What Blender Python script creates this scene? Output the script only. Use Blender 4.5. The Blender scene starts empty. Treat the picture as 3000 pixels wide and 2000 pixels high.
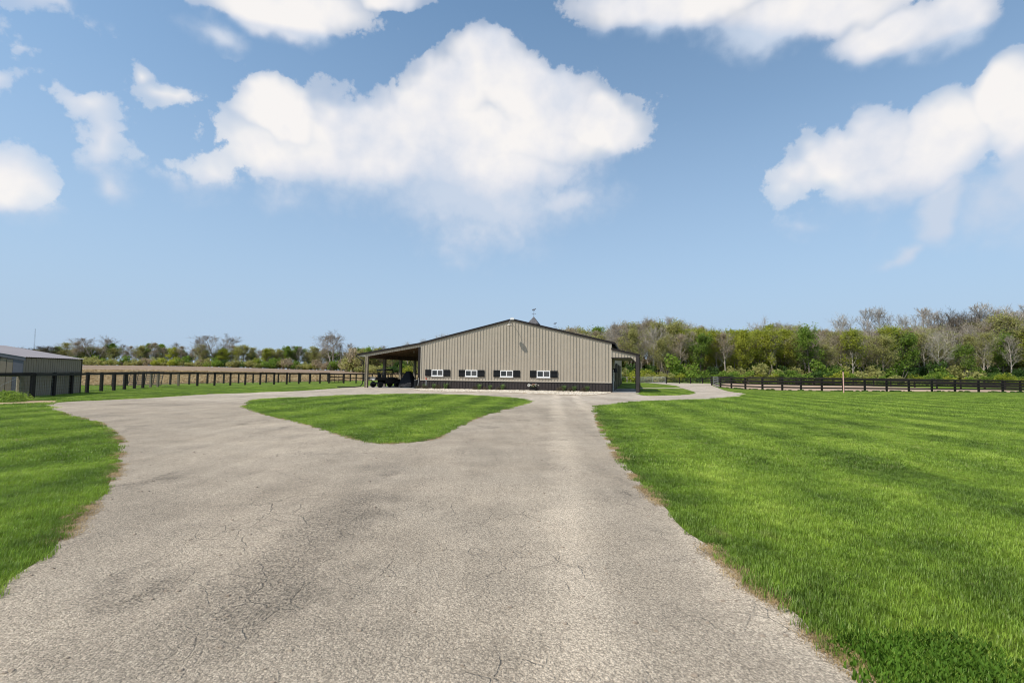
import bpy, bmesh, math, random
import numpy as np
from mathutils import Vector, Matrix, noise
R = math.radians
rng = random.Random(7)
S = bpy.context.scene
COL = S.collection

# ------------------------------------------------------------------ camera
FPX = 1450.0; CX = 1500.0; CY = 1000.0; CAMZ = 1.8
TH = math.atan(91.3 / FPX); RO = 0.0108
Fv = Vector((0, math.cos(TH), math.sin(TH)))
U0 = Vector((0, -math.sin(TH), math.cos(TH))); R0 = Vector((1, 0, 0))
Rv = R0 * math.cos(RO) + U0 * math.sin(RO)
Uv = U0 * math.cos(RO) - R0 * math.sin(RO)
cam_d = bpy.data.cameras.new('camera'); cam = bpy.data.objects.new('camera', cam_d); COL.objects.link(cam)
cam_d.sensor_width = 36; cam_d.lens = 36 * FPX / 3000; cam_d.clip_start = .1; cam_d.clip_end = 4000
cam.matrix_world = Matrix(((Rv.x, Uv.x, -Fv.x, 0), (Rv.y, Uv.y, -Fv.y, 0), (Rv.z, Uv.z, -Fv.z, CAMZ), (0, 0, 0, 1)))
S.camera = cam
S.render.resolution_x = 1024; S.render.resolution_y = 682

def ray(px, py):
    return Fv + Rv * ((px - CX) / FPX) + Uv * ((CY - py) / FPX)
def G(px, py, z=0.0):                       # ground point seen at a photo pixel
    d = ray(px, py); t = (z - CAMZ) / d.z
    return Vector((d.x * t, d.y * t, z))
def AT(px, py, Y):                          # point at depth Y
    d = ray(px, py); t = Y / d.y
    return Vector((d.x * t, Y, CAMZ + d.z * t))
def PX(p):
    v = Vector(p) - Vector((0, 0, CAMZ)); w = v.dot(Fv)
    return CX + FPX * v.dot(Rv) / w, CY - FPX * v.dot(Uv) / w

# ------------------------------------------------------------------ light
SUN = Vector((0.652, 0.345, -0.93)).normalized()      # direction the light travels
sd = bpy.data.lights.new('sun', 'SUN'); so = bpy.data.objects.new('sun', sd); COL.objects.link(so)
sd.energy = 4.4; sd.angle = R(0.53); sd.color = (1.0, 0.95, 0.87)
so.rotation_euler = SUN.to_track_quat('-Z', 'Y').to_euler(); so.location = (-30, -20, 60)
S.view_settings.view_transform = 'Standard'; S.view_settings.look = 'None'
S.view_settings.exposure = 0.0; S.view_settings.gamma = 1.0; S.view_settings.use_curve_mapping = False
S.render.engine = 'CYCLES'
try:
    S.cycles.max_bounces = 5; S.cycles.diffuse_bounces = 3; S.cycles.transparent_max_bounces = 6
    S.cycles.use_denoising = True; S.cycles.pixel_filter_type = 'BLACKMAN_HARRIS'; S.cycles.filter_width = 1.1
except Exception: pass

# ------------------------------------------------------------------ node helper
class NT:
    def __init__(s, tree): s.t = tree; s.n = tree.nodes; s.l = tree.links
    def new(s, typ, **kw):
        nd = s.n.new(typ)
        for k, v in kw.items(): setattr(nd, k, v)
        return nd
    def put(s, sock, v):
        if isinstance(v, bpy.types.NodeSocket): s.l.new(v, sock)
        elif v is not None: sock.default_value = v
    def math(s, op, a, b=None, c=None, clamp=False):
        nd = s.new('ShaderNodeMath', operation=op, use_clamp=clamp)
        for i, v in enumerate((a, b, c)):
            if v is not None: s.put(nd.inputs[i], v)
        return nd.outputs[0]
    def vec(s, op, a, b=None, scale=None):
        nd = s.new('ShaderNodeVectorMath', operation=op)
        s.put(nd.inputs[0], a)
        if b is not None: s.put(nd.inputs[1], b)
        if scale is not None: s.put(nd.inputs[3], scale)
        return nd.outputs[1] if op in ('LENGTH', 'DOT_PRODUCT', 'DISTANCE') else nd.outputs[0]
    def noise(s, vec, scale, detail=4, rough=.55, dist=0):
        nd = s.new('ShaderNodeTexNoise'); s.put(nd.inputs['Vector'], vec)
        nd.inputs['Scale'].default_value = scale; nd.inputs['Detail'].default_value = detail
        nd.inputs['Roughness'].default_value = rough; nd.inputs['Distortion'].default_value = dist
        return nd.outputs[0]
    def voro(s, vec, scale, feature='F1', out=0, rnd=1):
        nd = s.new('ShaderNodeTexVoronoi', feature=feature); s.put(nd.inputs['Vector'], vec)
        nd.inputs['Scale'].default_value = scale; nd.inputs['Randomness'].default_value = rnd
        return nd.outputs[out]
    def ramp(s, fac, stops, interp='LINEAR'):
        nd = s.new('ShaderNodeValToRGB'); s.put(nd.inputs[0], fac); cr = nd.color_ramp; cr.interpolation = interp
        while len(cr.elements) < len(stops): cr.elements.new(.5)
        for e, (p, c) in zip(cr.elements, stops):
            e.position = p; e.color = (c, c, c, 1) if isinstance(c, (int, float)) else (*c, 1)
        return nd.outputs[0]
    def mix(s, fac, a, b, mode='MIX'):
        nd = s.new('ShaderNodeMix', data_type='RGBA', blend_type=mode)
        s.put(nd.inputs[0], fac)
        for i, v in ((6, a), (7, b)):
            s.put(nd.inputs[i], (*v, 1) if isinstance(v, tuple) and len(v) == 3 else v)
        return nd.outputs[2]
    def mrange(s, v, a, b, c=0, d=1, smooth=False):
        nd = s.new('ShaderNodeMapRange', interpolation_type='SMOOTHSTEP' if smooth else 'LINEAR')
        s.put(nd.inputs[0], v)
        for i, x in enumerate((a, b, c, d)): s.put(nd.inputs[i + 1], x)
        return nd.outputs[0]
    def sep(s, v):
        nd = s.new('ShaderNodeSeparateXYZ'); s.put(nd.inputs[0], v); return nd.outputs
    def comb(s, x, y, z=0.0):
        nd = s.new('ShaderNodeCombineXYZ')
        for i, v in enumerate((x, y, z)): s.put(nd.inputs[i], v)
        return nd.outputs[0]
    def bump(s, h, strength, dist, normal=None):
        nd = s.new('ShaderNodeBump'); s.put(nd.inputs['Height'], h)
        nd.inputs['Strength'].default_value = strength; nd.inputs['Distance'].default_value = dist
        if normal is not None: s.put(nd.inputs['Normal'], normal)
        return nd.outputs[0]

# ------------------------------------------------------------------ world: Nishita sky with cumulus clouds
W = bpy.data.worlds.new('World'); S.world = W; W.use_nodes = True
wt = NT(W.node_tree); W.node_tree.nodes.clear()
sky = wt.new('ShaderNodeTexSky', sky_type='NISHITA'); sky.sun_disc = False
sky.sun_elevation = math.asin(-SUN.z); sky.sun_rotation = math.atan2(-SUN.x, -SUN.y)
sky.air_density = 1.0; sky.dust_density = .6; sky.ozone_density = 2.2; sky.altitude = 200

def azel(px, py):
    d = ray(px, py).normalized(); return math.atan2(d.x, d.y), math.asin(d.z)
C_ = 1.2755
# x, y, rx, ry (display pixels of the photograph), strength, tilt degrees : the cumulus clouds of that day
CLOUDS = [(1115,165,115,112,1.9,0),(1225,215,190,120,1.9,-20),(1010,245,190,125,1.9,20),(1385,285,140,85,1.6,-18),(860,290,220,110,1.7,8),
 (650,265,145,88,1.7,0),(1160,320,360,100,1.5,0),(900,365,420,95,1.5,4),(1110,400,340,85,1.4,0),(620,360,250,110,1.1,0),(480,400,130,75,.75,0),(850,420,260,105,.8,5),
 (1090,465,300,130,1.25,0),(1290,470,210,70,.7,4),(1080,545,230,95,.8,0),(900,400,480,150,.75,3),(640,450,140,75,.7,8),
 (660,10,270,88,1.6,4),(500,85,100,65,.9,0),(880,0,120,40,1.2,0),
 (1560,-10,360,95,1.5,-3),(1860,30,330,105,1.5,-8),(2040,90,190,80,1.5,0),(2190,30,130,90,1.4,0),
 (2335,230,140,150,1.9,0),(2370,370,150,170,1.3,0),(2160,310,180,115,1.8,14),(1965,350,180,108,1.8,12),(1830,400,120,75,.9,0),
 (2080,400,230,100,1.3,10),(2150,480,85,120,1.3,-25),(2070,570,95,30,.9,22),(2290,470,230,150,.75,0),(2060,430,260,100,.6,8),(1865,512,110,30,.4,0),
 (30,430,130,100,1.1,0),(0,205,45,65,.55,0),(205,240,135,62,.7,-12),(240,320,85,115,.7,8),(260,405,100,70,.75,0),
 (405,222,85,34,.7,5),(345,178,42,30,.7,-30),(120,15,190,40,.5,0),(20,95,45,40,.5,0),(130,105,26,22,.34,0)]
def density_group(name, blobs, k, grow=1.0, soft=False):
    dg = bpy.data.node_groups.new(name, 'ShaderNodeTree')
    dg.interface.new_socket('P', in_out='INPUT', socket_type='NodeSocketVector')
    dg.interface.new_socket('D', in_out='OUTPUT', socket_type='NodeSocketFloat')
    gt = NT(dg); gi = gt.new('NodeGroupInput'); go = gt.new('NodeGroupOutput'); cur = None
    for (x, y, rx, ry, wgt, ang) in blobs:
        px, py = x * C_, y * C_; c = azel(px, py); ax = azel(px + 20, py); ay = azel(px, py - 20)
        sx = (ax[0] - c[0]) / 20 * rx * C_ * grow; sy = (ay[1] - c[1]) / 20 * ry * C_ * grow
        v = gt.vec('SUBTRACT', gi.outputs[0], (c[0], c[1], 0))
        if ang:
            rt = gt.new('ShaderNodeVectorRotate', rotation_type='Z_AXIS'); gt.put(rt.inputs['Vector'], v); rt.inputs['Angle'].default_value = -R(ang); v = rt.outputs[0]
        v = gt.vec('MULTIPLY', v, (1 / sx, 1 / sy, 0))
        if soft:
            d = gt.math('MULTIPLY', gt.math('EXPONENT', gt.math('MULTIPLY', gt.vec('DOT_PRODUCT', v, v), -1.1)), wgt); cur = d if cur is None else gt.math('ADD', cur, d)
        else:
            d = gt.math('MULTIPLY_ADD', gt.vec('LENGTH', v), -wgt, wgt); cur = d if cur is None else gt.math('SMOOTH_MAX', cur, d, k)
    gt.put(go.inputs[0], cur); return dg
dg_all = density_group('cloud_density', CLOUDS, .2)
dg_big = density_group('cloud_bulk', [c for c in CLOUDS if c[2] * c[3] > 9500], 0, 1.0, True)
tc = wt.new('ShaderNodeTexCoord'); D3 = wt.vec('NORMALIZE', tc.outputs['Generated'])
o = wt.sep(D3); az = wt.math('ARCTAN2', o[0], o[1]); el = wt.math('ARCSINE', o[2])
P = wt.comb(az, el)
def nz3(scale, detail, rough=.55, vec=None):
    nd = wt.new('ShaderNodeTexNoise'); wt.put(nd.inputs['Vector'], D3 if vec is None else vec)
    nd.inputs['Scale'].default_value = scale; nd.inputs['Detail'].default_value = detail; nd.inputs['Roughness'].default_value = rough
    return nd
w1 = nz3(9, 3); off = wt.vec('SCALE', wt.vec('SUBTRACT', w1.outputs[1], (.5, .5, .5)), scale=.10)
Pw = wt.vec('MULTIPLY', wt.vec('ADD', P, off), (1, 1, 0))
def dens(v, g_):
    g = wt.new('ShaderNodeGroup'); g.node_tree = g_; wt.put(g.inputs[0], v); return g.outputs[0]
D0 = dens(Pw, dg_all); Da = dens(P, dg_big); Db = dens(wt.vec('ADD', P, (-.01, .05, 0)), dg_big)
far_ = wt.vec('LENGTH', wt.vec('MULTIPLY', P, (1 / .86, 1 / .66, 0)))
msk = wt.mrange(far_, 1.0, 1.35, 0, 1, True); low = wt.mrange(el, .06, .3, 0, 1, True)
# the rest of the sky goes on with the same kind of cloud
n6 = nz3(6, 3).outputs[0]; n3 = nz3(3.2, 2).outputs[0]
gen = wt.math('SUBTRACT', wt.math('MULTIPLY', wt.math('SUBTRACT', n3, .53), 6.0), wt.math('MULTIPLY', wt.math('SUBTRACT', 1, low), 3))
D0 = wt.math('MAXIMUM', D0, wt.math('SUBTRACT', gen, wt.math('MULTIPLY', wt.math('SUBTRACT', 1, msk), 4)))
under = wt.mrange(wt.math('DIVIDE', wt.math('SUBTRACT', Db, Da), wt.math('ADD', Da, .25)), -.12, .50, 0, 1, True)
edge = 1.0
n1 = nz3(9, 7, .6).outputs[0]
bil = wt.math('ABSOLUTE', wt.math('SUBTRACT', nz3(11, 3, .5).outputs[0], .5))       # rounded lobes with sharp creases
fine = wt.math('ABSOLUTE', wt.math('SUBTRACT', nz3(34, 4, .6).outputs[0], .5))
nn = wt.math('ADD', wt.math('MULTIPLY', wt.math('SUBTRACT', n1, .5), 1.9), wt.math('ADD', wt.math('MULTIPLY', wt.math('SUBTRACT', bil, .09), 2.4), wt.math('MULTIPLY', wt.math('SUBTRACT', fine, .07), 1.4)))
Dn = wt.math('ADD', wt.math('MULTIPLY', nn, wt.mrange(under, 0, 1, .85, .45)), D0)
width = wt.mrange(under, 0, 1, .22, .80)
alpha = wt.math('DIVIDE', Dn, width, clamp=True)
alpha = wt.mrange(alpha, 0, 1, 0, 1, True)
alpha = wt.math('MULTIPLY', alpha, wt.mrange(D0, .08, .95, .30, .98, True))
shade = wt.math('ADD', wt.math('MULTIPLY_ADD', under, .85, .13), wt.math('ADD', wt.math('MULTIPLY', wt.math('SUBTRACT', n6, .45), 1.9), wt.math('ADD', wt.math('MULTIPLY', wt.math('SUBTRACT', n1, .5), -1.3), wt.math('MULTIPLY', bil, -.9))), clamp=True)
ccol = wt.ramp(shade, [(0, (.98, .95, .93)), (.3, (.87, .87, .905)), (.65, (.72, .765, .86)), (1, (.60, .69, .83))])
hz = wt.ramp(wt.math('DIVIDE', el, 1.5708, clamp=True), [(0, .95), (.06, .88), (.14, .66), (.22, .46), (.30, .27), (.42, .10), (.7, .0)])
bgA = wt.new('ShaderNodeBackground'); wt.put(bgA.inputs[0], wt.mix(1.0, sky.outputs[0], (.98, 1.16, 1.12), 'MULTIPLY')); bgA.inputs[1].default_value = .15
bgH = wt.new('ShaderNodeBackground'); bgH.inputs[0].default_value = (.425, .55, .735, 1); bgH.inputs[1].default_value = 1.0
mH = wt.new('ShaderNodeMixShader'); wt.put(mH.inputs[0], hz); wt.l.new(bgA.outputs[0], mH.inputs[1]); wt.l.new(bgH.outputs[0], mH.inputs[2])
bgB = wt.new('ShaderNodeBackground'); wt.put(bgB.inputs[0], ccol); bgB.inputs[1].default_value = .97
ms = wt.new('ShaderNodeMixShader'); wt.put(ms.inputs[0], alpha); wt.l.new(mH.outputs[0], ms.inputs[1]); wt.l.new(bgB.outputs[0], ms.inputs[2])
wo = wt.new('ShaderNodeOutputWorld'); wt.l.new(ms.outputs[0], wo.inputs[0])
try: W.cycles.sampling_method = 'NONE'
except Exception: pass

# ------------------------------------------------------------------ materials
MATS = {}
def new_mat(name):
    m = bpy.data.materials.new(name); m.use_nodes = True; m.node_tree.nodes.clear()
    t = NT(m.node_tree); out = t.new('ShaderNodeOutputMaterial'); b = t.new('ShaderNodeBsdfPrincipled')
    t.l.new(b.outputs[0], out.inputs[0]); b.inputs['Specular IOR Level'].default_value = .3
    MATS[name] = m
    return m, t, b, out
def wpos(t): return t.new('ShaderNodeNewGeometry').outputs['Position']
def plain(name, col, rough=.6, var=.12, scale=6, metal=0, spec=.3, bumps=0, obj=True):
    m, t, b, out = new_mat(name)
    vec = t.new('ShaderNodeTexCoord').outputs['Object'] if obj else wpos(t)
    n = t.noise(vec, scale, 6, .6)
    oi = t.new('ShaderNodeObjectInfo').outputs['Random']
    f = t.math('ADD', t.mrange(n, .3, .7, 1 - var, 1 + var), t.math('MULTIPLY', t.math('SUBTRACT', oi, .5), var * .5))
    c = t.vec('SCALE', t.comb(*col), scale=f)
    t.put(b.inputs['Base Color'], c); b.inputs['Roughness'].default_value = rough; b.inputs['Metallic'].default_value = metal
    b.inputs['Specular IOR Level'].default_value = spec
    if bumps: t.put(b.inputs['Normal'], t.bump(t.noise(vec, scale * 5, 4), bumps, .01))
    return m
tan = plain('tan_steel', (.43, .37, .288), .5, .05, 1.5, spec=.35)
tan_trim = plain('tan_trim', (.52, .46, .37), .5, .05, 2)
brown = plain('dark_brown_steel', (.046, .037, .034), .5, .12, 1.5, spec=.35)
browntrim = plain('dark_brown_trim', (.020, .015, .013), .5, .15, 2)
white = plain('white_vinyl', (.80, .79, .77), .4, .04, 3)
black = plain('black_plastic', (.007, .007, .008), .5, .2, 4)
tyre = plain('tyre_rubber', (.018, .018, .018), .9, .2, 8)
rimm = plain('pale_rim', (.55, .55, .55), .4, .1, 5, metal=.4)
blackwood = plain('black_painted_board', (.020, .016, .013), .75, .35, 5, bumps=.3)
oldwood = plain('weathered_wood', (.20, .165, .115), .85, .3, 7, bumps=.4)
palewood = plain('pale_wood', (.42, .36, .26), .8, .2, 7, bumps=.3)
roofwood = plain('rafter_wood', (.13, .08, .045), .8, .3, 4)
galv = plain('galvanised_steel', (.42, .43, .43), .45, .15, 6, metal=.5)
darksteel = plain('dark_tube_steel', (.05, .045, .04), .5, .2, 6)
greyroof = plain('grey_roof_steel', (.30, .265, .26), .45, .08, 1.0, spec=.4)
slate = plain('greyblue_trim', (.13, .13, .15), .5, .1, 2)
shedtan = plain('shed_tan_steel', (.25, .20, .145), .55, .08, 1.2)
conc = plain('concrete', (.30, .29, .28), .85, .12, 3, bumps=.2)
redp = plain('red_paint', (.45, .06, .03), .5, .1, 5)
pinkp = plain('faded_pink_pipe', (.72, .42, .36), .5, .1, 5)
tarp = plain('dark_tarpaulin', (.006, .006, .009), .6, .3, 3, bumps=.5)
vinylgrey = plain('grey_metal', (.25, .24, .23), .5, .2, 5)
weather = plain('weathered_copper_roof', (.09, .085, .09), .6, .5, 5)
creamp = plain('cream_enamel', (.72, .70, .60), .5, .06, 5)
flowerp = plain('pink_petals', (.75, .42, .34), .7, .3, 12)
flowerw = plain('white_petals', (.80, .74, .62), .7, .15, 12)
m, t, b, out = new_mat('window_glass')
b.inputs['Base Color'].default_value = (.035, .037, .04, 1); b.inputs['Roughness'].default_value = .12; b.inputs['Specular IOR Level'].default_value = .5
glass = m

def leafmat(name, c1, c2, trans=.5):
    m, t, b, out = new_mat(name)
    oi = t.new('ShaderNodeObjectInfo').outputs['Random']
    n = t.noise(wpos(t), .45, 3); n2 = t.noise(wpos(t), 3.0, 2)
    f = t.math('ADD', t.mrange(n, .3, .7, -.15, .75), t.math('MULTIPLY', oi, .4), clamp=True)
    c = t.mix(f, c1, c2); c = t.vec('SCALE', c, scale=t.mrange(n2, .25, .75, .65, 1.3))
    t.put(b.inputs['Base Color'], c); b.inputs['Roughness'].default_value = .65; b.inputs['Specular IOR Level'].default_value = .15
    tr = t.new('ShaderNodeBsdfTranslucent'); t.put(tr.inputs[0], c)
    mx = t.new('ShaderNodeMixShader'); mx.inputs[0].default_value = trans
    t.l.new(b.outputs[0], mx.inputs[1]); t.l.new(tr.outputs[0], mx.inputs[2]); t.l.new(mx.outputs[0], out.inputs[0])
    return m
L_yel = leafmat('yellow_green_leaves', (.28, .32, .04), (.48, .50, .07))
L_grn = leafmat('green_leaves', (.15, .24, .04), (.29, .40, .06))
L_oli = leafmat('olive_buds', (.36, .345, .12), (.49, .48, .165))
L_brn = leafmat('tan_buds', (.38, .31, .20), (.49, .40, .27))
L_dark = leafmat('dark_green_leaves', (.055, .11, .03), (.12, .20, .045))
L_sage = leafmat('sage_leaves', (.16, .24, .09), (.24, .34, .12))
L_mar = leafmat('brown_shrub_leaves', (.08, .075, .045), (.16, .13, .09))
bark = plain('grey_bark', (.42, .365, .30), .9, .3, .6, spec=.1)
barkp = plain('pale_bark', (.50, .45, .38), .9, .3, .6, spec=.1)
barkd = plain('dark_bark', (.20, .17, .135), .9, .3, .6, spec=.1)

def grass_color(t, pos, blade=False):
    x = t.sep(pos)
    big = t.noise(pos, .35, 4, .6); mid = t.noise(pos, 1.6, 4, .6); fine = t.noise(pos, 9, 3)
    # mown stripes along the drive: sheen of leaning blades put into the colour
    sx = t.math('ADD', t.math('MULTIPLY', x[0], .995), t.math('MULTIPLY', x[1], -.1))
    sx = t.math('ADD', sx, t.math('MULTIPLY', mid, .22))
    st = t.math('SINE', t.math('MULTIPLY', sx, 2 * math.pi / 2.3))
    f = t.math('ADD', t.math('ADD', t.mrange(big, .3, .7, -.1, .6), t.mrange(mid, .3, .7, -.12, .44)), t.math('MULTIPLY', st, .19), clamp=True)
    c = t.ramp(f, [(0, (.085, .140, .017)), (.35, (.145, .220, .024)), (.68, (.205, .285, .034)), (1, (.300, .375, .060))])
    dry = t.mrange(t.noise(pos, .55, 5, .65), .63, .74, 0, .8, True)
    c = t.mix(dry, c, (.30, .25, .11))
    c = t.vec('SCALE', c, scale=t.mrange(fine, .3, .7, .74, 1.22))
    return c
m, t, b, out = new_mat('lawn_ground'); lawnm = m
pos = wpos(t); c = grass_color(t, pos)
f1 = t.noise(pos, 30, 4, .7); f2 = t.noise(t.vec('MULTIPLY', pos, (1, .4, 1)), 4.5, 5, .75)
c = t.vec('SCALE', c, scale=t.math('MULTIPLY', t.mrange(f1, .25, .75, .55, 1.2), t.mrange(f2, .3, .7, .72, 1.22)))
t.put(b.inputs['Base Color'], c); b.inputs['Roughness'].default_value = .9; b.inputs['Specular IOR Level'].default_value = .1
t.put(b.inputs['Normal'], t.bump(t.math('ADD', f1, t.math('MULTIPLY', f2, 2)), .9, .06))
m, t, b, out = new_mat('grass_blades'); bladem = m
pos = wpos(t); c = grass_color(t, pos)
wn = t.new('ShaderNodeTexWhiteNoise'); gi2 = t.new('ShaderNodeAttribute'); gi2.attribute_name = 'bl'
t.put(wn.inputs[0], gi2.outputs['Vector'])
c = t.vec('SCALE', c, scale=t.mrange(wn.outputs[0], 0, 1, .95, 1.9))
c = t.mix(t.mrange(wn.outputs[0], .955, .96, 0, .8), c, (.34, .30, .14))
c = t.vec('SCALE', c, scale=1.12)
t.put(b.inputs['Base Color'], c); b.inputs['Roughness'].default_value = .45; b.inputs['Specular IOR Level'].default_value = .35
tr = t.new('ShaderNodeBsdfTranslucent'); t.put(tr.inputs[0], c); mx = t.new('ShaderNodeMixShader'); mx.inputs[0].default_value = .35
t.l.new(b.outputs[0], mx.inputs[1]); t.l.new(tr.outputs[0], mx.inputs[2]); t.l.new(mx.outputs[0], out.inputs[0])
strawm = leafmat('dry_straw', (.36, .25, .12), (.50, .38, .20), .2)
cloverm = leafmat('clover_leaves', (.07, .15, .012), (.14, .25, .028), .3)

def asphalt(name, base, warm, crack=1.0, bumpk=1.0):
    m, t, b, out = new_mat(name); pos = wpos(t)
    x = t.sep(pos)
    big = t.noise(pos, .22, 5, .6); mid = t.noise(pos, 1.3, 5, .65); fine = t.noise(pos, 42, 4, .7)
    streak = t.noise(t.vec('MULTIPLY', pos, (1.6, .16, 1)), 1.0, 4, .6)
    nw = t.new('ShaderNodeTexNoise'); t.put(nw.inputs['Vector'], pos); nw.inputs['Scale'].default_value = 55
    pw_ = t.vec('ADD', pos, t.vec('SCALE', nw.outputs[1], scale=.022)); agg = t.voro(pw_, 62, 'F1', 0); agc = t.voro(pw_, 62, 'F1', 1)
    acs = t.sep(agc)[0]
    v = t.math('ADD', t.mrange(big, .3, .7, .78, 1.16), t.mrange(mid, .3, .7, -.11, .11))
    v = t.math('ADD', v, t.mrange(streak, .3, .7, -.09, .09))
    v = t.math('MULTIPLY', v, t.mrange(fine, .3, .7, .72, 1.26))
    v = t.math('MULTIPLY', v, t.mrange(acs, 0, 1, .80, 1.22))
    v = t.math('MULTIPLY', v, t.mrange(agg, .25, .75, 1.10, .72))
    ln_ = t.math('SUBTRACT', x[0], t.math('MULTIPLY_ADD', x[1], .085, .95))
    tr_ = t.math('ABSOLUTE', t.math('SUBTRACT', t.math('ABSOLUTE', t.math('ADD', ln_, t.math('MULTIPLY', t.math('SUBTRACT', mid, .5), .5))), .75))
    v = t.math('MULTIPLY', v, t.mrange(tr_, .05, .5, 1.24, 1.0, True))
    col = t.mix(t.mrange(t.noise(pos, .5, 4), .35, .65), base, warm)
    col = t.vec('SCALE', col, scale=v)
    # crushed-stone dust carried onto the far end
    if crack: col = t.mix(t.math('MULTIPLY', t.mrange(x[1], 24, 34, 0, 1, True), t.mrange(mid, .3, .7, .6, 1)), col, t.vec('SCALE', t.comb(.52, .44, .345), scale=v))
    # rough ravelled patches where the binder shows
    rp = t.mrange(t.noise(t.vec('MULTIPLY', pos, (1.0, .55, 1)), .75, 5, .62), .57, .72, 0, 1, True)
    if crack:
        qa, qb = G(1090, 1440), G(690, 1800); dd = (qb - qa).normalized(); nn_ = Vector((-dd.y, dd.x, 0))
        q0 = t.vec('SUBTRACT', pos, tuple(qa)); da = t.vec('DOT_PRODUCT', q0, tuple(dd)); dn = t.math('ABSOLUTE', t.math('ADD', t.vec('DOT_PRODUCT', q0, tuple(nn_)), t.math('MULTIPLY', t.math('SUBTRACT', mid, .5), 1.6)))
        sw = t.math('MULTIPLY', t.mrange(dn, .05, .7, .75, 0, True), t.math('MULTIPLY', t.mrange(da, -.4, .3, 0, 1, True), t.mrange(da, (qb - qa).length - .2, (qb - qa).length + .8, 1, 0, True)))
        rp = t.math('MAXIMUM', rp, sw)
    pit = t.math('MULTIPLY', rp, t.mrange(t.noise(pos, 30, 3, .6), .5, .62, 0, 1))
    col = t.mix(t.math('MULTIPLY', pit, .50), col, (.13, .11, .085))
    col = t.vec('SCALE', col, scale=t.mrange(rp, 0, 1, 1.0, .84))
    # cracks
    wp = t.vec('ADD', pos, t.vec('SCALE', t.new('ShaderNodeTexNoise').outputs[1], scale=.0))
    nd = t.new('ShaderNodeTexNoise'); t.put(nd.inputs['Vector'], pos); nd.inputs['Scale'].default_value = 1.8; nd.inputs['Detail'].default_value = 5
    wp = t.vec('ADD', pos, t.vec('SCALE', nd.outputs[1], scale=.9))
    ce = t.voro(wp, .55, 'DISTANCE_TO_EDGE', 0)
    cm = t.math('MULTIPLY', t.mrange(ce, .002, .010, .8, 0), t.mrange(t.noise(pos, .35, 3), .5, .62))
    nd2 = t.voro(t.vec('ADD', pos, t.vec('SCALE', nd.outputs[1], scale=.35)), 3.2, 'DISTANCE_TO_EDGE', 0)
    cm2 = t.math('MULTIPLY', t.mrange(nd2, .008, .03, .6, 0), t.mrange(t.noise(pos, .6, 3), .46, .62))
    cm = t.math('MULTIPLY', t.math('MAXIMUM', cm, cm2), crack, clamp=True)
    col = t.mix(t.math('MULTIPLY', cm, .40), col, (.07, .06, .05))
    t.put(b.inputs['Base Color'], col); b.inputs['Roughness'].default_value = .92; b.inputs['Specular IOR Level'].default_value = .15
    h = t.math('ADD', t.math('MULTIPLY', fine, .5), t.math('MULTIPLY', agg, -.5))
    h = t.math('SUBTRACT', h, t.math('MULTIPLY', pit, .9)); h = t.math('SUBTRACT', h, t.math('MULTIPLY', cm, 1.0))
    t.put(b.inputs['Normal'], t.bump(h, 1.0 * bumpk, .016))
    return m
drivem = asphalt('weathered_asphalt', (.395, .330, .252), (.44, .362, .272))
gravelm = asphalt('pale_crushed_stone', (.52, .45, .36), (.47, .385, .30), 0, .7)
m, t, b, out = new_mat('arena_sand'); sandm = m; pos = wpos(t)
t.put(b.inputs['Base Color'], t.ramp(t.noise(pos, .5, 6, .7), [(.3, (.36, .25, .17)), (.7, (.47, .34, .24))])); b.inputs['Roughness'].default_value = .95
m, t, b, out = new_mat('corn_stubble'); stubm = m; pos = wpos(t)
rows = t.vec('MULTIPLY', pos, (.35, .8, 1)); n = t.noise(rows, 1.2, 7, .85); v2 = t.noise(pos, .9, 4, .7); ln = t.noise(t.vec('MULTIPLY', pos, (.02, .22, 1)), 1.0, 3)
f = t.math('ADD', t.math('MULTIPLY', n, .55), t.math('ADD', t.math('MULTIPLY', v2, .3), t.math('MULTIPLY', ln, .35)))
t.put(b.inputs['Base Color'], t.ramp(f, [(.44, (.07, .042, .026)), (.56, (.20, .135, .085)), (.66, (.35, .25, .165)), (.76, (.56, .44, .31))]))
b.inputs['Roughness'].default_value = .95; t.put(b.inputs['Normal'], t.bump(n, 1, .15))
m, t, b, out = new_mat('river_stone'); stonem = m
oi = t.new('ShaderNodeAttribute'); oi.attribute_name = 'sc'
t.put(b.inputs['Base Color'], t.ramp(t.sep(oi.outputs['Vector'])[0], [(0, (.30, .24, .18)), (.35, (.50, .43, .33)), (.7, (.62, .54, .42)), (1, (.72, .66, .56))])); b.inputs['Roughness'].default_value = .8
plain('dirt', (.40, .28, .17), .95, .25, 2, obj=False)

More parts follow.
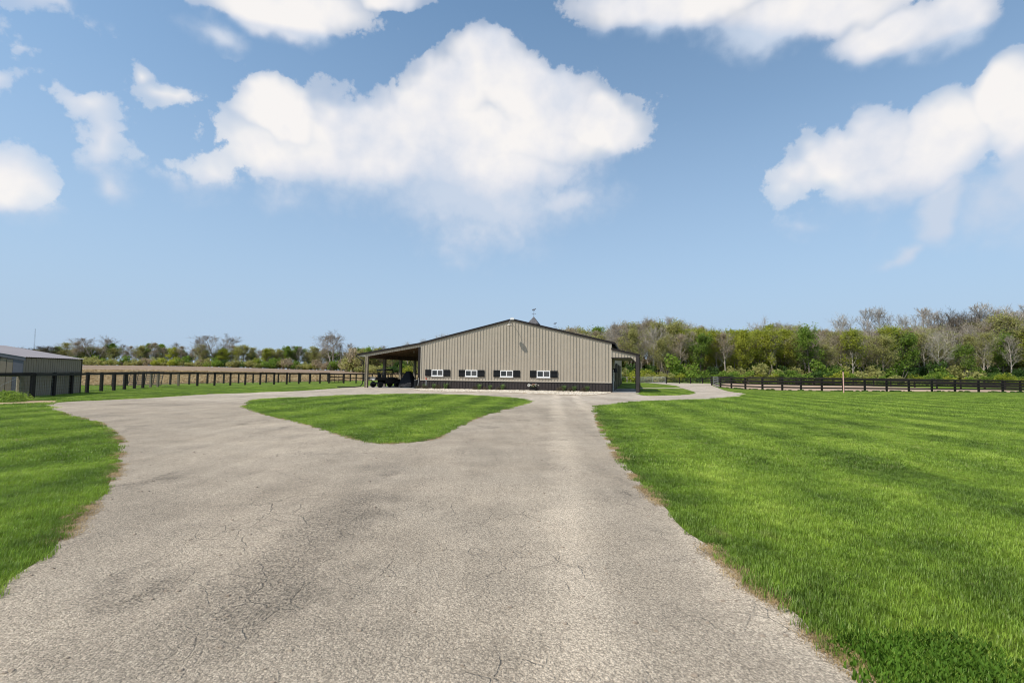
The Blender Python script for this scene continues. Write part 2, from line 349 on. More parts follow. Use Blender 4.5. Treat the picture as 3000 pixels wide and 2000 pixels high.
# ------------------------------------------------------------------ mesh + object helpers
class MB:
    def __init__(s): s.v = []; s.f = []
    def add(s, vs, fs):
        k = len(s.v); s.v += [tuple(v) for v in vs]; s.f += [tuple(i + k for i in f) for f in fs]; return s
    def box(s, x0, y0, z0, x1, y1, z1, M=None):
        vs = [Vector(p) for p in ((x0,y0,z0),(x1,y0,z0),(x1,y1,z0),(x0,y1,z0),(x0,y0,z1),(x1,y0,z1),(x1,y1,z1),(x0,y1,z1))]
        if M is not None: vs = [M @ v for v in vs]
        return s.add(vs, [(0,3,2,1),(4,5,6,7),(0,1,5,4),(1,2,6,5),(2,3,7,6),(3,0,4,7)])
    def hexa(s, pts): return s.add(pts, [(0,3,2,1),(4,5,6,7),(0,1,5,4),(1,2,6,5),(2,3,7,6),(3,0,4,7)])
    def tube(s, p, q, r0, r1=None, n=8, cap=True):
        r1 = r0 if r1 is None else r1; p = Vector(p); q = Vector(q); d = (q - p).normalized()
        a = d.orthogonal().normalized(); b_ = d.cross(a); vs = []
        for c, r in ((p, r0), (q, r1)):
            for i in range(n):
                w = 2 * math.pi * i / n; vs.append(c + (a * math.cos(w) + b_ * math.sin(w)) * r)
        fs = [(i, (i + 1) % n, n + (i + 1) % n, n + i) for i in range(n)]
        if cap: fs += [tuple(range(n - 1, -1, -1)), tuple(range(n, 2 * n))]
        return s.add(vs, fs)
    def bar(s, p, q, w, h):                 # rectangular bar, w across (horizontal), h vertical
        p = Vector(p); q = Vector(q); d = (q - p).normalized(); up = Vector((0, 0, 1))
        if abs(d.z) > .95: up = Vector((0, 1, 0))
        a = d.cross(up).normalized() * w / 2; u = a.cross(d).normalized() * h / 2
        return s.hexa([p - a - u, q - a - u, q + a - u, p + a - u, p - a + u, q - a + u, q + a + u, p + a + u])
    def prism(s, poly, y0, y1):             # polygon in x,z pushed along y
        n = len(poly); vs = [(x, y0, z) for x, z in poly] + [(x, y1, z) for x, z in poly]
        return s.add(vs, [tuple(range(n)), tuple(range(2 * n - 1, n - 1, -1))] + [(i, n + i, n + (i + 1) % n, (i + 1) % n) for i in range(n)])
    def blob(s, c, rx, ry, rz, n=8, m_=5, jit=0, r=None):
        vs = [(c[0], c[1], c[2] - rz)]
        for j in range(1, m_):
            ph = -math.pi / 2 + math.pi * j / m_
            for i in range(n):
                a = 2 * math.pi * i / n; k = 1 + (r.uniform(-jit, jit) if r else 0)
                vs.append((c[0] + rx * k * math.cos(ph) * math.cos(a), c[1] + ry * k * math.cos(ph) * math.sin(a), c[2] + rz * k * math.sin(ph)))
        vs.append((c[0], c[1], c[2] + rz)); t_ = len(vs) - 1; fs = []
        for i in range(n):
            fs.append((0, 1 + (i + 1) % n, 1 + i)); fs.append((t_, 1 + (m_ - 2) * n + i, 1 + (m_ - 2) * n + (i + 1) % n))
            for j in range(m_ - 2): a = 1 + j * n; fs.append((a + i, a + (i + 1) % n, a + n + (i + 1) % n, a + n + i))
        return s.add(vs, fs)
    def mesh(s, name, mat, smooth=False):
        me = bpy.data.meshes.new(name); me.from_pydata(s.v, [], s.f); me.materials.append(mat)
        if smooth: me.polygons.foreach_set('use_smooth', [True] * len(me.polygons))
        me.update(); return me
    def build(s, name, mat, parent=None, smooth=False):
        return link(name, s.mesh(name, mat, smooth), parent)
def link(name, me, parent=None):
    o = bpy.data.objects.new(name, me); COL.objects.link(o)
    if parent is not None: o.parent = parent
    return o
def tag(o, label=None, cat=None, group=None, kind=None):
    for k, v in (('label', label), ('category', cat), ('group', group), ('kind', kind)):
        if v: o[k] = v
    return o
def thing(name, label, cat, loc=(0, 0, 0), rz=0, group=None):
    o = link(name, None); o.empty_display_size = .3; o.location = loc; o.rotation_euler = (0, 0, rz)
    return tag(o, label, cat, group)
def dup(root, loc, rz=0, label=None, sc=None):
    r = root.copy(); COL.objects.link(r); r.location = loc; r.rotation_euler = (0, 0, rz)
    if sc: r.scale = sc
    if label: r['label'] = label
    for ch in root.children:
        c = ch.copy(); COL.objects.link(c); c.parent = r
        for g in ch.children:
            d = g.copy(); COL.objects.link(d); d.parent = c
    return r

# ------------------------------------------------------------------ terrain
ZF = [(-400, 3.2), (250, 3.4), (450, 3.5), (600, 3.25), (750, 2.8), (900, 2.15), (1050, 1.7), (1230, 1.3), (1500, 0), (4000, 0)]
def sstep(a, b, x): x = min(1, max(0, (x - a) / (b - a))); return x * x * (3 - 2 * x)
def terr(X, Y):
    if Y < 78: return 0.0
    px = CX + FPX * X / Y; z = 0
    for (a, za), (b_, zb) in zip(ZF, ZF[1:]):
        if a <= px <= b_: z = za + (zb - za) * (px - a) / (b_ - a)
    if px < -400: z = 3.2
    return z * sstep(78, 300, Y)

def grid_sheet(name, xs, ys, mat, zoff=0):
    vs = [(x, y, terr(x, y) + zoff) for y in ys for x in xs]; n = len(xs)
    fs = [(j * n + i, j * n + i + 1, (j + 1) * n + i + 1, (j + 1) * n + i) for j in range(len(ys) - 1) for i in range(n - 1)]
    mb = MB(); mb.add(vs, fs); return mb.build(name, mat)
xs = [-2500, -1200, -700] + list(range(-480, 120, 12)) + [150, 250, 500, 1000, 2500]
ys = [-60, 0, 30, 60, 78] + list(range(88, 330, 12)) + [360, 420, 600, 1000, 2800]
tag(grid_sheet('ground', xs, ys, lawnm), kind='structure')

def smooth_poly(pts, closed=True, sub=5):
    n = len(pts); res = []
    for i in range(n if closed else n - 1):
        p0 = pts[(i - 1) % n] if closed or i else pts[0]; p1 = pts[i]; p2 = pts[(i + 1) % n]; p3 = pts[(i + 2) % n] if closed or i + 2 < n else p2
        for k in range(sub):
            u = k / sub
            res.append(0.5 * ((2 * p1) + (p2 - p0) * u + (2 * p0 - 5 * p1 + 4 * p2 - p3) * u * u + (3 * p1 - p0 - 3 * p2 + p3) * u ** 3))
    if not closed: res.append(pts[-1])
    return res
def wob(pts, a=.05, f=1.7):
    return [Vector((p.x + a * noise.noise(Vector((p.x * f, p.y * f, 1))), p.y + a * noise.noise(Vector((p.x * f, p.y * f, 9))), 0)) for p in pts]
def sheet(name, pts, mat, z):
    bm = bmesh.new(); f = bm.faces.new([bm.verts.new((p.x, p.y, z)) for p in pts])
    f.normal_update(); bm.normal_update()
    bmesh.ops.triangulate(bm, faces=[f], ngon_method='EAR_CLIP')
    bm.normal_update()
    for f in bm.faces:
        if f.normal.z < 0: f.normal_flip()
    me = bpy.data.meshes.new(name); bm.to_mesh(me); bm.free(); me.materials.append(mat)
    return tag(link(name, me), kind='structure')
def gp(l): return [G(x, y) for x, y in l]
def gs(l, closed=True, sub=4): return [G(p.x, p.y) for p in smooth_poly([Vector((x, y, 0)) for x, y in l], closed, sub)]
right_edge = gp([(1749,1192.5),(1753,1222),(1770,1260.5),(1791,1299),(1812,1333),(1838,1367),(1864,1399),(1898,1435),(1940,1473),(1978,1520),(2025,1567),(2074,1600),(2110,1632),(2157,1677),(2216,1728),(2275,1768),(2319,1795),(2395,1863),(2468,1919),(2531,1965),(2590,2015)])
left_edge = gp([(132,1188),(183,1214),(255,1229),(298,1248),(327,1269),(343,1290),(346,1320),(341,1362),(323,1405),(304,1447),(264,1477),(238,1507),(212,1545),(170,1588),(144,1618),(85,1664),(42,1694),(0,1728),(-90,1800)])
top_edge = gp([(1060,1133),(1011,1135.6),(973,1138),(883,1144.5),(781,1148),(705,1151.6),(603,1154.7),(450,1165),(300,1172),(213,1176),(135,1182)])
rs = wob(smooth_poly(right_edge, False)); ls = wob(smooth_poly(left_edge, False), .07); ts = wob(smooth_poly(top_edge, False, 2), .05, 1)
drive_pts = [G(1780, 1146), G(1868, 1149), G(1880, 1163)] + rs + [Vector((3.2, -1, 0)), Vector((4.5, -12, 0)), Vector((-8, -12, 0)), Vector((-6.5, -1, 0))] + ls[::-1] + ts[::-1] + [G(1080, 1131)]
sheet('drive', drive_pts, drivem, .006)
island_px = [(716,1191),(731,1182),(765,1171),(850,1165.5),(1000,1159.5),(1100,1156),(1190,1154.3),(1339,1157),(1430,1161),(1500,1166),(1540,1172),(1549,1178),(1518,1187),(1460,1204),(1403,1222),(1360,1240),(1326,1257),(1288,1279),(1240,1292),(1180,1298),(1122,1298.5),(1060,1290),(1000,1274),(893,1241),(791,1218),(735,1200)]
isl = wob(gs((island_px)), .06)
sheet('lawn_island', isl, lawnm, .014)
road_px = [(1700,1166),(1760,1189),(1833,1179),(1885,1175),(1965,1173),(2043,1171),(2100,1167.5),(2149,1163),(2180,1157.5),(2186,1154),(2165,1150),(2130,1145.5),(2103,1136),(2084,1128),(2083,1123.5),(1990,1122.0),(1940,1120),(1877,1116.8),(1838,1115),(1838,1116.6),(1877,1119.2),(1964,1127.5),(1985,1131),(1999,1137),(2020,1143),(2033,1149),(2024,1153.5),(2004,1156.5),(1950,1158.3),(1901,1159),(1875,1157),(1868,1153),(1790,1154)]
road = gs(road_px, True, 3)
sheet('gravel_road', road, gravelm, .010)
sheet('grass_path', gs(([(1872,1136.5),(1938,1136.0),(1995,1136.0),(1995,1137.3),(1938,1137.4),(1872,1138)])), gravelm, .018)
sheet('dirt_patch', wob(gs(([(-60,1180),(30,1179),(90,1174),(160,1173.5),(165,1177),(130,1181.5),(60,1184),(-60,1186)])), .1), MATS['dirt'], .009)
sheet('straw_strip', wob(gs(([(240,1135),(330,1133.8),(430,1132.5),(430,1134.3),(330,1136),(240,1137.5)])), .2), gravelm, .008)
for px_, py_, w_ in ((2130, 1182, 22), (2165, 1184, 26)):
    sheet('bare_patch', wob(gs(([(px_ - w_, py_ - 1), (px_, py_ - 1.6), (px_ + w_, py_ + .5), (px_, py_ + 1.6)])), .1), MATS['dirt'], .009)
# corn stubble field beyond the fence
near = [(-420,1131),(200,1131),(350,1129.5),(500,1124.5),(650,1121.5),(800,1119),(950,1117),(1050,1115),(1235,1113),(1500,1110)]
def interp(tab, x):
    for (a, ya), (b_, yb) in zip(tab, tab[1:]):
        if a <= x <= b_: return ya + (yb - ya) * (x - a) / (b_ - a)
    return tab[0][1] if x < tab[0][0] else tab[-1][1]
mb = MB(); cols = list(range(-420, 1501, 40)); K = 22; vs = []
for px in cols:
    g = G(px, interp(near, px)); X_Y = g.x / g.y; Yf = 330 if px < 950 else 330 - (px - 950) * .12
    for k in range(K + 1):
        Y = g.y + (Yf - g.y) * (k / K) ** 1.3; vs.append((X_Y * Y, Y, terr(X_Y * Y, Y) + (.03 if k else .004) + .06 * k / K))
mb.add(vs, [(i * (K + 1) + j, (i + 1) * (K + 1) + j, (i + 1) * (K + 1) + j + 1, i * (K + 1) + j + 1) for i in range(len(cols) - 1) for j in range(K)])
tag(mb.build('stubble_field', stubm), kind='structure')

# chopped corn stalks lying on the near half of the field
rs0 = np.random.RandomState(41); k = 42000; px_r = rs0.uniform(190, 1250, k); near_y = np.array([interp(near, p) for p in px_r])
Y0 = np.array([G(p, y).y for p, y in zip(px_r, near_y)]); Yr = Y0 + (165 - Y0) * rs0.uniform(0, 1, k) ** 1.4; Xr = (px_r - CX) / FPX * Yr
Zr = np.array([terr(x, y) for x, y in zip(Xr, Yr)]) + .1 + rs0.uniform(0, .07, k)
a_ = rs0.uniform(0, 6.28, k); d_ = np.column_stack([np.cos(a_), np.sin(a_), rs0.uniform(-.3, .5, k)]) * (rs0.uniform(.10, .28, k) * (Yr / 70))[:, None]
w_ = np.column_stack([-np.sin(a_), np.cos(a_), rs0.uniform(-1, 1, k)]) * (.028 * Yr / 60)[:, None]; c_p = np.column_stack([Xr, Yr, Zr])
STALKS = (np.stack([c_p - d_ - w_, c_p + d_ - w_, c_p + d_ + w_, c_p - d_ + w_], 1).reshape(-1, 3), np.arange(k * 4).reshape(-1, 4))

# ------------------------------------------------------------------ barn
C0 = Vector((-9.65, 52.6, 0)); C1 = Vector((9.60, 47.9, 0)); BW = (C1 - C0).length; u_ = (C1 - C0).normalized(); n_ = Vector((-u_.y, u_.x, 0))
BRZ = math.atan2(u_.y, u_.x)
barn = thing('barn', 'large tan steel barn with dark brown wainscot, low gable and side lean-tos', 'barn', C0, BRZ)
def BL(p): d = Vector(p) - C0; return d.dot(u_), d.dot(n_)          # world -> barn plan
def BX(px):                                                        # photo column -> x along the front
    k = (px - CX) / FPX * .998; return (k * C0.y - C0.x) / (u_.x - k * u_.y)
RX = BX(1500.5) ; HR = 7.27; HE = 4.90; LEN = 48.0
def roof_z(x): return HR - (HR - HE) * (abs(x - RX) / RX if x < RX else (x - RX) / (BW - RX))
WZ = .93; TRIM = .17
# back-up wall (body), front built of panels
mb = MB(); mb.prism([(0.03, 0), (BW - .03, 0), (BW - .03, HE - .2), (RX, HR - .2), (0.03, HE - .2)], .12, LEN)
mb.build('wall', tan, barn)
def panel(x0, x1, z0, zf, y=0.0, rib=.05, mat=tan, name='siding_panel', z0f=None):
    z0f = z0f or (lambda x: z0)
    w = .035; pr = [(x0, .03), (x0, -.002), (x0 + .012, -rib), (x0 + .012 + w, -rib), (x0 + w + .02, -.002), (x1, -.002), (x1, .03)]
    xm = (x0 + x1) / 2
    pr[5:5] = [(xm - .02, -.002), (xm, -.010), (xm + .02, -.002)]
    n = len(pr); vs = [(a, y + b_, z0f(a)) for a, b_ in pr] + [(a, y + b_, zf(a)) for a, b_ in pr]
    fs = [(i, i + 1, n + i + 1, n + i) for i in range(n - 1)] + [tuple(range(n, 2 * n))]
    return MB().add(vs, fs).build(name, mat, barn)
NP = 64; pw = BW / NP
for i in range(NP):
    x0 = i * pw; x1 = x0 + pw
    if x0 < RX < x1: zf = lambda x: min(roof_z(x0), roof_z(x1)) - .05
    else: zf = lambda x: roof_z(x) - .05
    panel(x0, x1 - .002, WZ + .05, zf)
    panel(x0, x1 - .002, .02, lambda x: WZ - .03, mat=brown, name='wainscot_panel')
MB().box(-.02, -.075, WZ - .03, BW + .06, .03, WZ + .05).build('wainscot_cap', tan_trim, barn)
MB().box(-.01, -.06, WZ + .052, .07, .05, HE - .45).build('corner_trim', tan_trim, barn)
MB().box(BW - .03, -.06, WZ + .052, BW + .05, .05, HE - .1).build('corner_trim', tan_trim, barn)
MB().box(BW - .02, -.062, .0, BW + .10, .06, WZ - .032).build('corner_trim', browntrim, barn)
# roof
OV = .07
def rz_ext(x): return HR - (HR - HE) / RX * (RX - x) if x < RX else HR - (HR - HE) / (BW - RX) * (x - RX)
mb = MB(); xr = BW + .42
for a, b_ in ((0, RX), (RX, xr)):
    mb.hexa([(a, -OV, rz_ext(a) - .12), (b_, -OV, rz_ext(b_) - .12), (b_, LEN + .3, rz_ext(b_) - .12), (a, LEN + .3, rz_ext(a) - .12),
             (a, -OV, rz_ext(a)), (b_, -OV, rz_ext(b_)), (b_, LEN + .3, rz_ext(b_)), (a, LEN + .3, rz_ext(a))])
mb.build('roof', browntrim, barn)
LX = -7.45; LZ = 3.66; LT = 4.87; XL0 = 0.0                       # left lean-to roof
def lz(x): return LT + (LZ - LT) * (-x / -LX)
LLEN = 17.0
MB().hexa([(LX, -OV, lz(LX) - .10), (-.002, -OV, lz(0) - .10), (-.002, LLEN, lz(0) - .10), (LX, LLEN, lz(LX) - .10),
           (LX, -OV, lz(LX)), (-.002, -OV, lz(0)), (-.002, LLEN, lz(0)), (LX, LLEN, lz(LX))]).build('lean_to_roof', browntrim, barn)
for (a, b_, f) in ((LX, -.003, lz), (0, RX, rz_ext), (RX + .001, xr, rz_ext)):
    MB().hexa([(a, -OV - .05, f(a) - TRIM), (b_, -OV - .05, f(b_) - TRIM), (b_, -OV - .003, f(b_) - TRIM), (a, -OV - .003, f(a) - TRIM),
               (a, -OV - .05, f(a) + .03), (b_, -OV - .05, f(b_) + .03), (b_, -OV - .003, f(b_) + .03), (a, -OV - .003, f(a) + .03)]).build('rake_trim', browntrim, barn)
# soffit under the gable overhang
for (a, b_, f) in ((0.03, RX - .01, rz_ext), (RX + .01, BW - .02, rz_ext)):
    MB().hexa([(a, -OV, f(a) - .16), (b_, -OV, f(b_) - .16), (b_, -.068, f(b_) - .16), (a, -.068, f(a) - .16),
               (a, -OV, f(a) - .125), (b_, -OV, f(b_) - .125), (b_, -.06, f(b_) - .125), (a, -.06, f(a) - .125)]).build('soffit', browntrim, barn)
mb = MB(); mb.prism([(RX - .21, HR - .10), (RX + .21, HR - .10), (RX + .21, HR + .06), (RX, HR + .12), (RX - .21, HR + .06)], -OV - .09, -OV - .052); mb.build('ridge_end_cap', white, barn)
mb = MB(); mb.prism([(RX - .2, HR - .03), (RX + .2, HR - .03), (RX, HR + .06)], -OV, LEN); mb.build('ridge_cap', browntrim, barn)
# lean-to fascia panels
NL = 24; lw = 6.55 / NL
for i in range(NL):
    x0 = -6.55 + i * lw; panel(x0, x0 + lw - .002, 0, lambda x: lz(x) - .13, z0f=lambda x: lz(x) - .43, name='fascia_panel', y=-.0, rib=.05)
x0 = LX + .08
MB().hexa([(x0, -.03, lz(x0) - .28), (-6.56, -.03, lz(-6.56) - .43), (-6.56, .03, lz(-6.56) - .43), (x0, .03, lz(x0) - .28),
           (x0, -.03, lz(x0) - .13), (-6.56, -.03, lz(-6.56) - .13), (-6.56, .03, lz(-6.56) - .13), (x0, .03, lz(x0) - .13)]).build('eave_return', tan_trim, barn)
# lean-to posts, beams, rafters
for k, yy in enumerate((.10, 4.1, 8.2, 12.4, 16.4)):
    mb = MB(); w = .15
    mb.box(-6.40 - w, yy - w, 0, -6.40 + w, yy + w, lz(-6.4) - .45)
    p = mb.build('post', oldwood if k == 0 else barkd, barn)
    if k == 0:
        for dx in (-.15, .11): MB().box(-6.40 + dx, -.085, 0, -6.40 + dx + .05, -.052, lz(-6.4) - .46).build('post_batten', palewood, p)
MB().box(-6.55, .3, lz(-6.4) - .62, -6.25, LLEN - .1, lz(-6.4) - .22).build('eave_beam', roofwood, barn)
for yy in np.arange(.5, LLEN, 1.2):
    MB().hexa([(LX + .1, yy, lz(LX + .1) - .24), (-.05, yy, lz(-.05) - .34), (-.05, yy + .05, lz(-.05) - .34), (LX + .1, yy + .05, lz(LX + .1) - .24),
               (LX + .1, yy, lz(LX + .1) - .105), (-.05, yy, lz(-.05) - .105), (-.05, yy + .05, lz(-.05) - .105), (LX + .1, yy + .05, lz(LX + .1) - .105)]).build('rafter', roofwood, barn)
MB().hexa([(LX + .3, LLEN - .05, lz(LX) - .75), (-.1, LLEN - .05, lz(LX) - .75), (-.1, LLEN, lz(LX) - .75), (LX + .3, LLEN, lz(LX) - .75),
           (LX + .3, LLEN - .05, lz(LX + .3) - .11), (-.1, LLEN - .05, lz(-.1) - .11), (-.1, LLEN, lz(-.1) - .11), (LX + .3, LLEN, lz(LX + .3) - .11)]).build('gable_infill', roofwood, barn)
mb = MB(); mb.box(-.34, .02, 0, -.02, .3, lz(-.2) - .44); mb.build('post', browntrim, barn)
# gutter and downspouts
MB().box(LX - .12, -OV, lz(LX) - .15, LX - .003, LLEN, lz(LX) - .01).build('gutter', browntrim, barn)
mb = MB(); pts = [(LX - .05, -.25, lz(LX) - .12), (LX - .02, -.22, lz(LX) - .32), (-6.95, -.2, 3.02), (-6.68, -.2, 2.9), (-6.68, -.2, .45), (-6.95, -.25, .15), (-7.5, -.5, .07), (-9.3, -.9, .06)]
pts = [Vector(p) for p in pts]
for a, b_ in zip(pts, pts[1:]): mb.tube(a, b_, .05, n=6)
mb.build('downspout', black, barn)
mb = MB(); pts = [Vector(p) for p in ((-.16, -.12, 1.15), (-.15, -.14, .75), (-.2, -.16, .4), (-.35, -.2, .04))]
for a, b_ in zip(pts, pts[1:]): mb.tube(a, b_, .045, n=6)
mb.build('downspout', vinylgrey, barn)
MB().box(-6.6, 0.06, .005, -.05, LLEN, .03).build('lean_to_slab', conc, barn)
# windows with shutters
WIN = [(1266.2, 1300.2, 1247.5, 1320.6), (1364.5, 1400, 1345.5, 1421), (1467, 1504.5, 1447, 1525), (1574, 1613, 1554, 1635)]
for (a, b_, s0, s1) in WIN:
    xa, xb, sa, sb = BX(a), BX(b_), BX(s0), BX(s1); z0, z1 = 1.36, 2.02
    w = link('window', None, barn); w.location = (0, 0, 0)
    y0, y1 = -.085, -.05
    mb = MB(); fw = .085
    mb.box(xa, y0, z0, xb, y1 + .06, z0 + fw).box(xa, y0, z1 - fw, xb, y1 + .06, z1).box(xa, y0, z0 + fw, xa + fw, y1 + .06, z1 - fw).box(xb - fw, y0, z0 + fw, xb, y1 + .06, z1 - fw)
    mb.build('frame', white, w)
    xm = (xa + xb) / 2; MB().box(xm - .045, y0 - .01, z0 + fw, xm + .045, y1 + .05, z1 - fw).build('mullion', white, w)
    MB().box(xa - .04, y0 - .03, z0 - .06, xb + .04, y1 + .04, z0).build('sill', white, w)
    for (p, q) in ((xa + fw, xm - .045), (xm + .045, xb - fw)): MB().box(p, -.062, z0 + fw, q, -.052, z1 - fw).build('pane', glass, w)
    mb = MB(); n = 7
    for k in range(n): xx = xm + .06 + (xb - fw - xm - .06) * (k + .5) / n; mb.box(xx - .008, -.072, z0 + fw, xx + .008, -.064, z1 - fw)
    mb.build('stall_grille', vinylgrey, w)
    for (p, q) in ((sa, xa - .02), (xb + .02, sb)):
        s_ = link('shutter', None, barn); nb = 3; bw = (q - p) / nb
        for k in range(nb): MB().box(p + k * bw + .004, -.095, z0 - .01, p + (k + 1) * bw - .004, -.05, z1 + .01).build('board', black, s_)
        for zz in (z0 + .10, z1 - .17): MB().box(p + .01, -.125, zz, q - .01, -.096, zz + .07).build('batten', black, s_)
# gooseneck lamp high on the gable
gl = link('gooseneck_lamp', None, barn); lx = BX(1499.5) ; lzz = 6.55
mb = MB(); pts = [Vector(p) for p in ((lx - .02, -.05, lzz + .25), (lx - .02, -.35, lzz + .45), (lx - .02, -.75, lzz + .48), (lx - .02, -1.05, lzz + .3), (lx - .02, -1.12, lzz + .12))]
for a, b_ in zip(pts, pts[1:]): mb.tube(a, b_, .02, n=6)
mb.build('arm', vinylgrey, gl)
mb = MB(); mb.tube((lx - .02, -1.12, lzz + .14), (lx - .02, -1.12, lzz + .06), .06, .09, 12).tube((lx - .02, -1.12, lzz + .06), (lx - .02, -1.12, lzz - .10), .10, .30, 16); mb.build('lamp_shade', tan_trim, gl, True)
# wall plaque with horse head, planter of flowers
pq = link('round_plaque', None, barn); px_ = BX(1551)
MB().tube((px_, -.05, .56), (px_, -.075, .56), .14, n=20).build('disc', creamp, pq)
mb = MB(); mb.prism([(px_ - .055, .50), (px_ + .035, .49), (px_ + .03, .56), (px_ + .065, .60), (px_ + .045, .625), (px_ - .005, .625), (px_ - .02, .645), (px_ - .035, .61), (px_ - .06, .57)], -.08, -.076); mb.build('emblem', slate, pq)
# roof cupolas with weathervanes
for yy in (11.2, 28.5):
    cu = link('cupola', None, barn); x = RX; h0 = HR - .25
    a = .50
    MB().box(x - a, yy - a, h0, x + a, yy + a, h0 + .78).build('cupola_base', MATS['weathered_wood'] if 0 else weather, cu)
    mb = MB()
    for sgn in (-1, 1):
        for z in np.arange(h0 + .35, h0 + .72, .09): mb.box(x - a + .1, yy + sgn * a - .02, z, x + a - .1, yy + sgn * a + .02, z + .03)
    mb.build('louvres', browntrim, cu)
    z = h0 + .78; e = .72
    vs = [(x - e, yy - e, z), (x + e, yy - e, z), (x + e, yy + e, z), (x - e, yy + e, z), (x, yy, z + .98)]
    MB().add(vs, [(0, 3, 2, 1), (0, 1, 4), (1, 2, 4), (2, 3, 4), (3, 0, 4)]).build('cupola_roof', weather, cu)
    mb = MB(); zt = z + .95; mb.tube((x, yy, zt), (x, yy, zt + .95), .018, n=6)
    mb.tube((x - .2, yy, zt + .36), (x + .2, yy, zt + .36), .012, n=5).tube((x, yy - .2, zt + .36), (x, yy + .2, zt + .36), .012, n=5)
    mb.blob((x, yy, zt + .18), .04, .04, .04).blob((x, yy, zt + .36), .055, .055, .055)
    mb.box(x - .24, yy - .01, zt + .32, x - .19, yy + .01, zt + .41).box(x + .19, yy - .01, zt + .32, x + .24, yy + .01, zt + .41)
    mb.prism([(x - .24, zt + .80), (x - .20, zt + .74), (x - .16, zt + .84), (x - .10, zt + .84), (x - .14, zt + .70), (x - .10, zt + .70), (x - .05, zt + .82), (x + .08, zt + .82), (x + .10, zt + .70), (x + .14, zt + .70), (x + .14, zt + .86), (x + .22, zt + .96), (x + .28, zt + .95), (x + .26, zt + 1.02), (x + .18, zt + 1.05), (x + .08, zt + .96), (x - .12, zt + .96), (x - .20, zt + .92)], yy - .012, yy + .012)
    mb.build('weathervane', slate, cu)
# right porch
PXE = BW + 2.72; PH0 = 4.28; PH1 = 3.66; PL = 11.5
def pz(x): return PH0 + (PH1 - PH0) * (x - BW) / (PXE - BW)
MB().hexa([(BW + .02, -OV, pz(BW) - .10), (PXE, -OV, pz(PXE) - .10), (PXE, PL, pz(PXE) - .10), (BW + .02, PL, pz(BW) - .10),
           (BW + .02, -OV, pz(BW)), (PXE, -OV, pz(PXE)), (PXE, PL, pz(PXE)), (BW + .02, PL, pz(BW))]).build('porch_roof', browntrim, barn)
a, b_ = BW + .02, PXE
MB().hexa([(a, -OV - .05, pz(a) - TRIM), (b_, -OV - .05, pz(b_) - TRIM), (b_, -OV - .003, pz(b_) - TRIM), (a, -OV - .003, pz(a) - TRIM),
           (a, -OV - .05, pz(a) + .03), (b_, -OV - .05, pz(b_) + .03), (b_, -OV - .003, pz(b_) + .03), (a, -OV - .003, pz(a) + .03)]).build('rake_trim', browntrim, barn)
PB = 3.36; xe = BW + 2.33
def pbot(x): return PB if x < xe - .45 else PB - (x - (xe - .45)) * .95
n = 8; pw2 = (xe - BW - .06) / n
for i in range(n):
    x0 = BW + .06 + i * pw2; panel(x0, x0 + pw2 - .002, 0, lambda x: pz(x) - .13, z0f=pbot, name='fascia_panel', rib=.05)
mb = MB()
for (p, q) in (((BW, PB - .03), (xe - .45, PB - .03)), ((xe - .45, PB - .03), (xe, PB - .46))):
    mb.bar((p[0], .0, p[1]), (q[0], .0, q[1]), .12, .07)
mb.build('opening_trim', browntrim, barn)
for yy in (.02, 3.9, 7.8, PL - .2):
    MB().box(xe, yy - .13, 0, xe + .30, yy + .17, pz(xe + .3) - .12).build('porch_post', brown, barn)
MB().box(BW + .1, .2, PB - .02, xe + .1, PL, PB + .04).build('porch_ceiling', palewood, barn)
MB().box(xe + .02, .2, PB - .1, xe + .22, PL, PB + .16).build('porch_beam', browntrim, barn)
MB().box(BW + .12, -.15, .0, xe + .3, PL, .05).build('porch_slab', conc, barn)
MB().tube((xe + .36, -.05, .1), (xe + .36, -.05, 3.4), .05, n=8).build('downspout', browntrim, barn)
# side wall seen obliquely under the porch
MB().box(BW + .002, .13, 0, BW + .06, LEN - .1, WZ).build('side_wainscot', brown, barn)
for yy, w in ((1.3, .35), (5.2, .25), (12.5, 4.5), (22, 4.5), (32, 3.5)):
    d_ = link('side_door', None, barn)
    MB().box(BW + .062, yy, .03, BW + .10, yy + w, 2.9 if w > 1 else 3.3).build('leaf', browntrim, d_)
    if w > 1: MB().box(BW + .101, yy - .3, 2.9, BW + .16, yy + w + .3, 3.05).build('door_track', black, d_)
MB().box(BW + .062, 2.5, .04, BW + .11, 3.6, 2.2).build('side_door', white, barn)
for yy in (2.0, 5.6):
    la = link('wall_lantern', None, barn)
    MB().tube((BW + .05, yy, 2.25), (BW + .3, yy, 2.3), .03, n=6).build('bracket', black, la)
    MB().tube((BW + .3, yy, 2.35), (BW + .3, yy, 1.95), .06, .16, 10).build('lantern_shade', black, la)
# eave fascia over the porch
MB().box(BW + .40, -.2, HE - .36, BW + .44, LEN, HE - .13).build('eave_fascia', browntrim, barn)
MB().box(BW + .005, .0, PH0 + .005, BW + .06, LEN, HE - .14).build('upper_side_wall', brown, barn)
# pendant bulb in lean-to
pb = AT(1213, 1030, 57); tag(MB().tube((0, 0, -.13), (0, 0, .1), .035, .03, 8).build('pendant_bulb', white), 'small white pendant bulb hanging under the left lean-to roof', 'lamp').location = pb
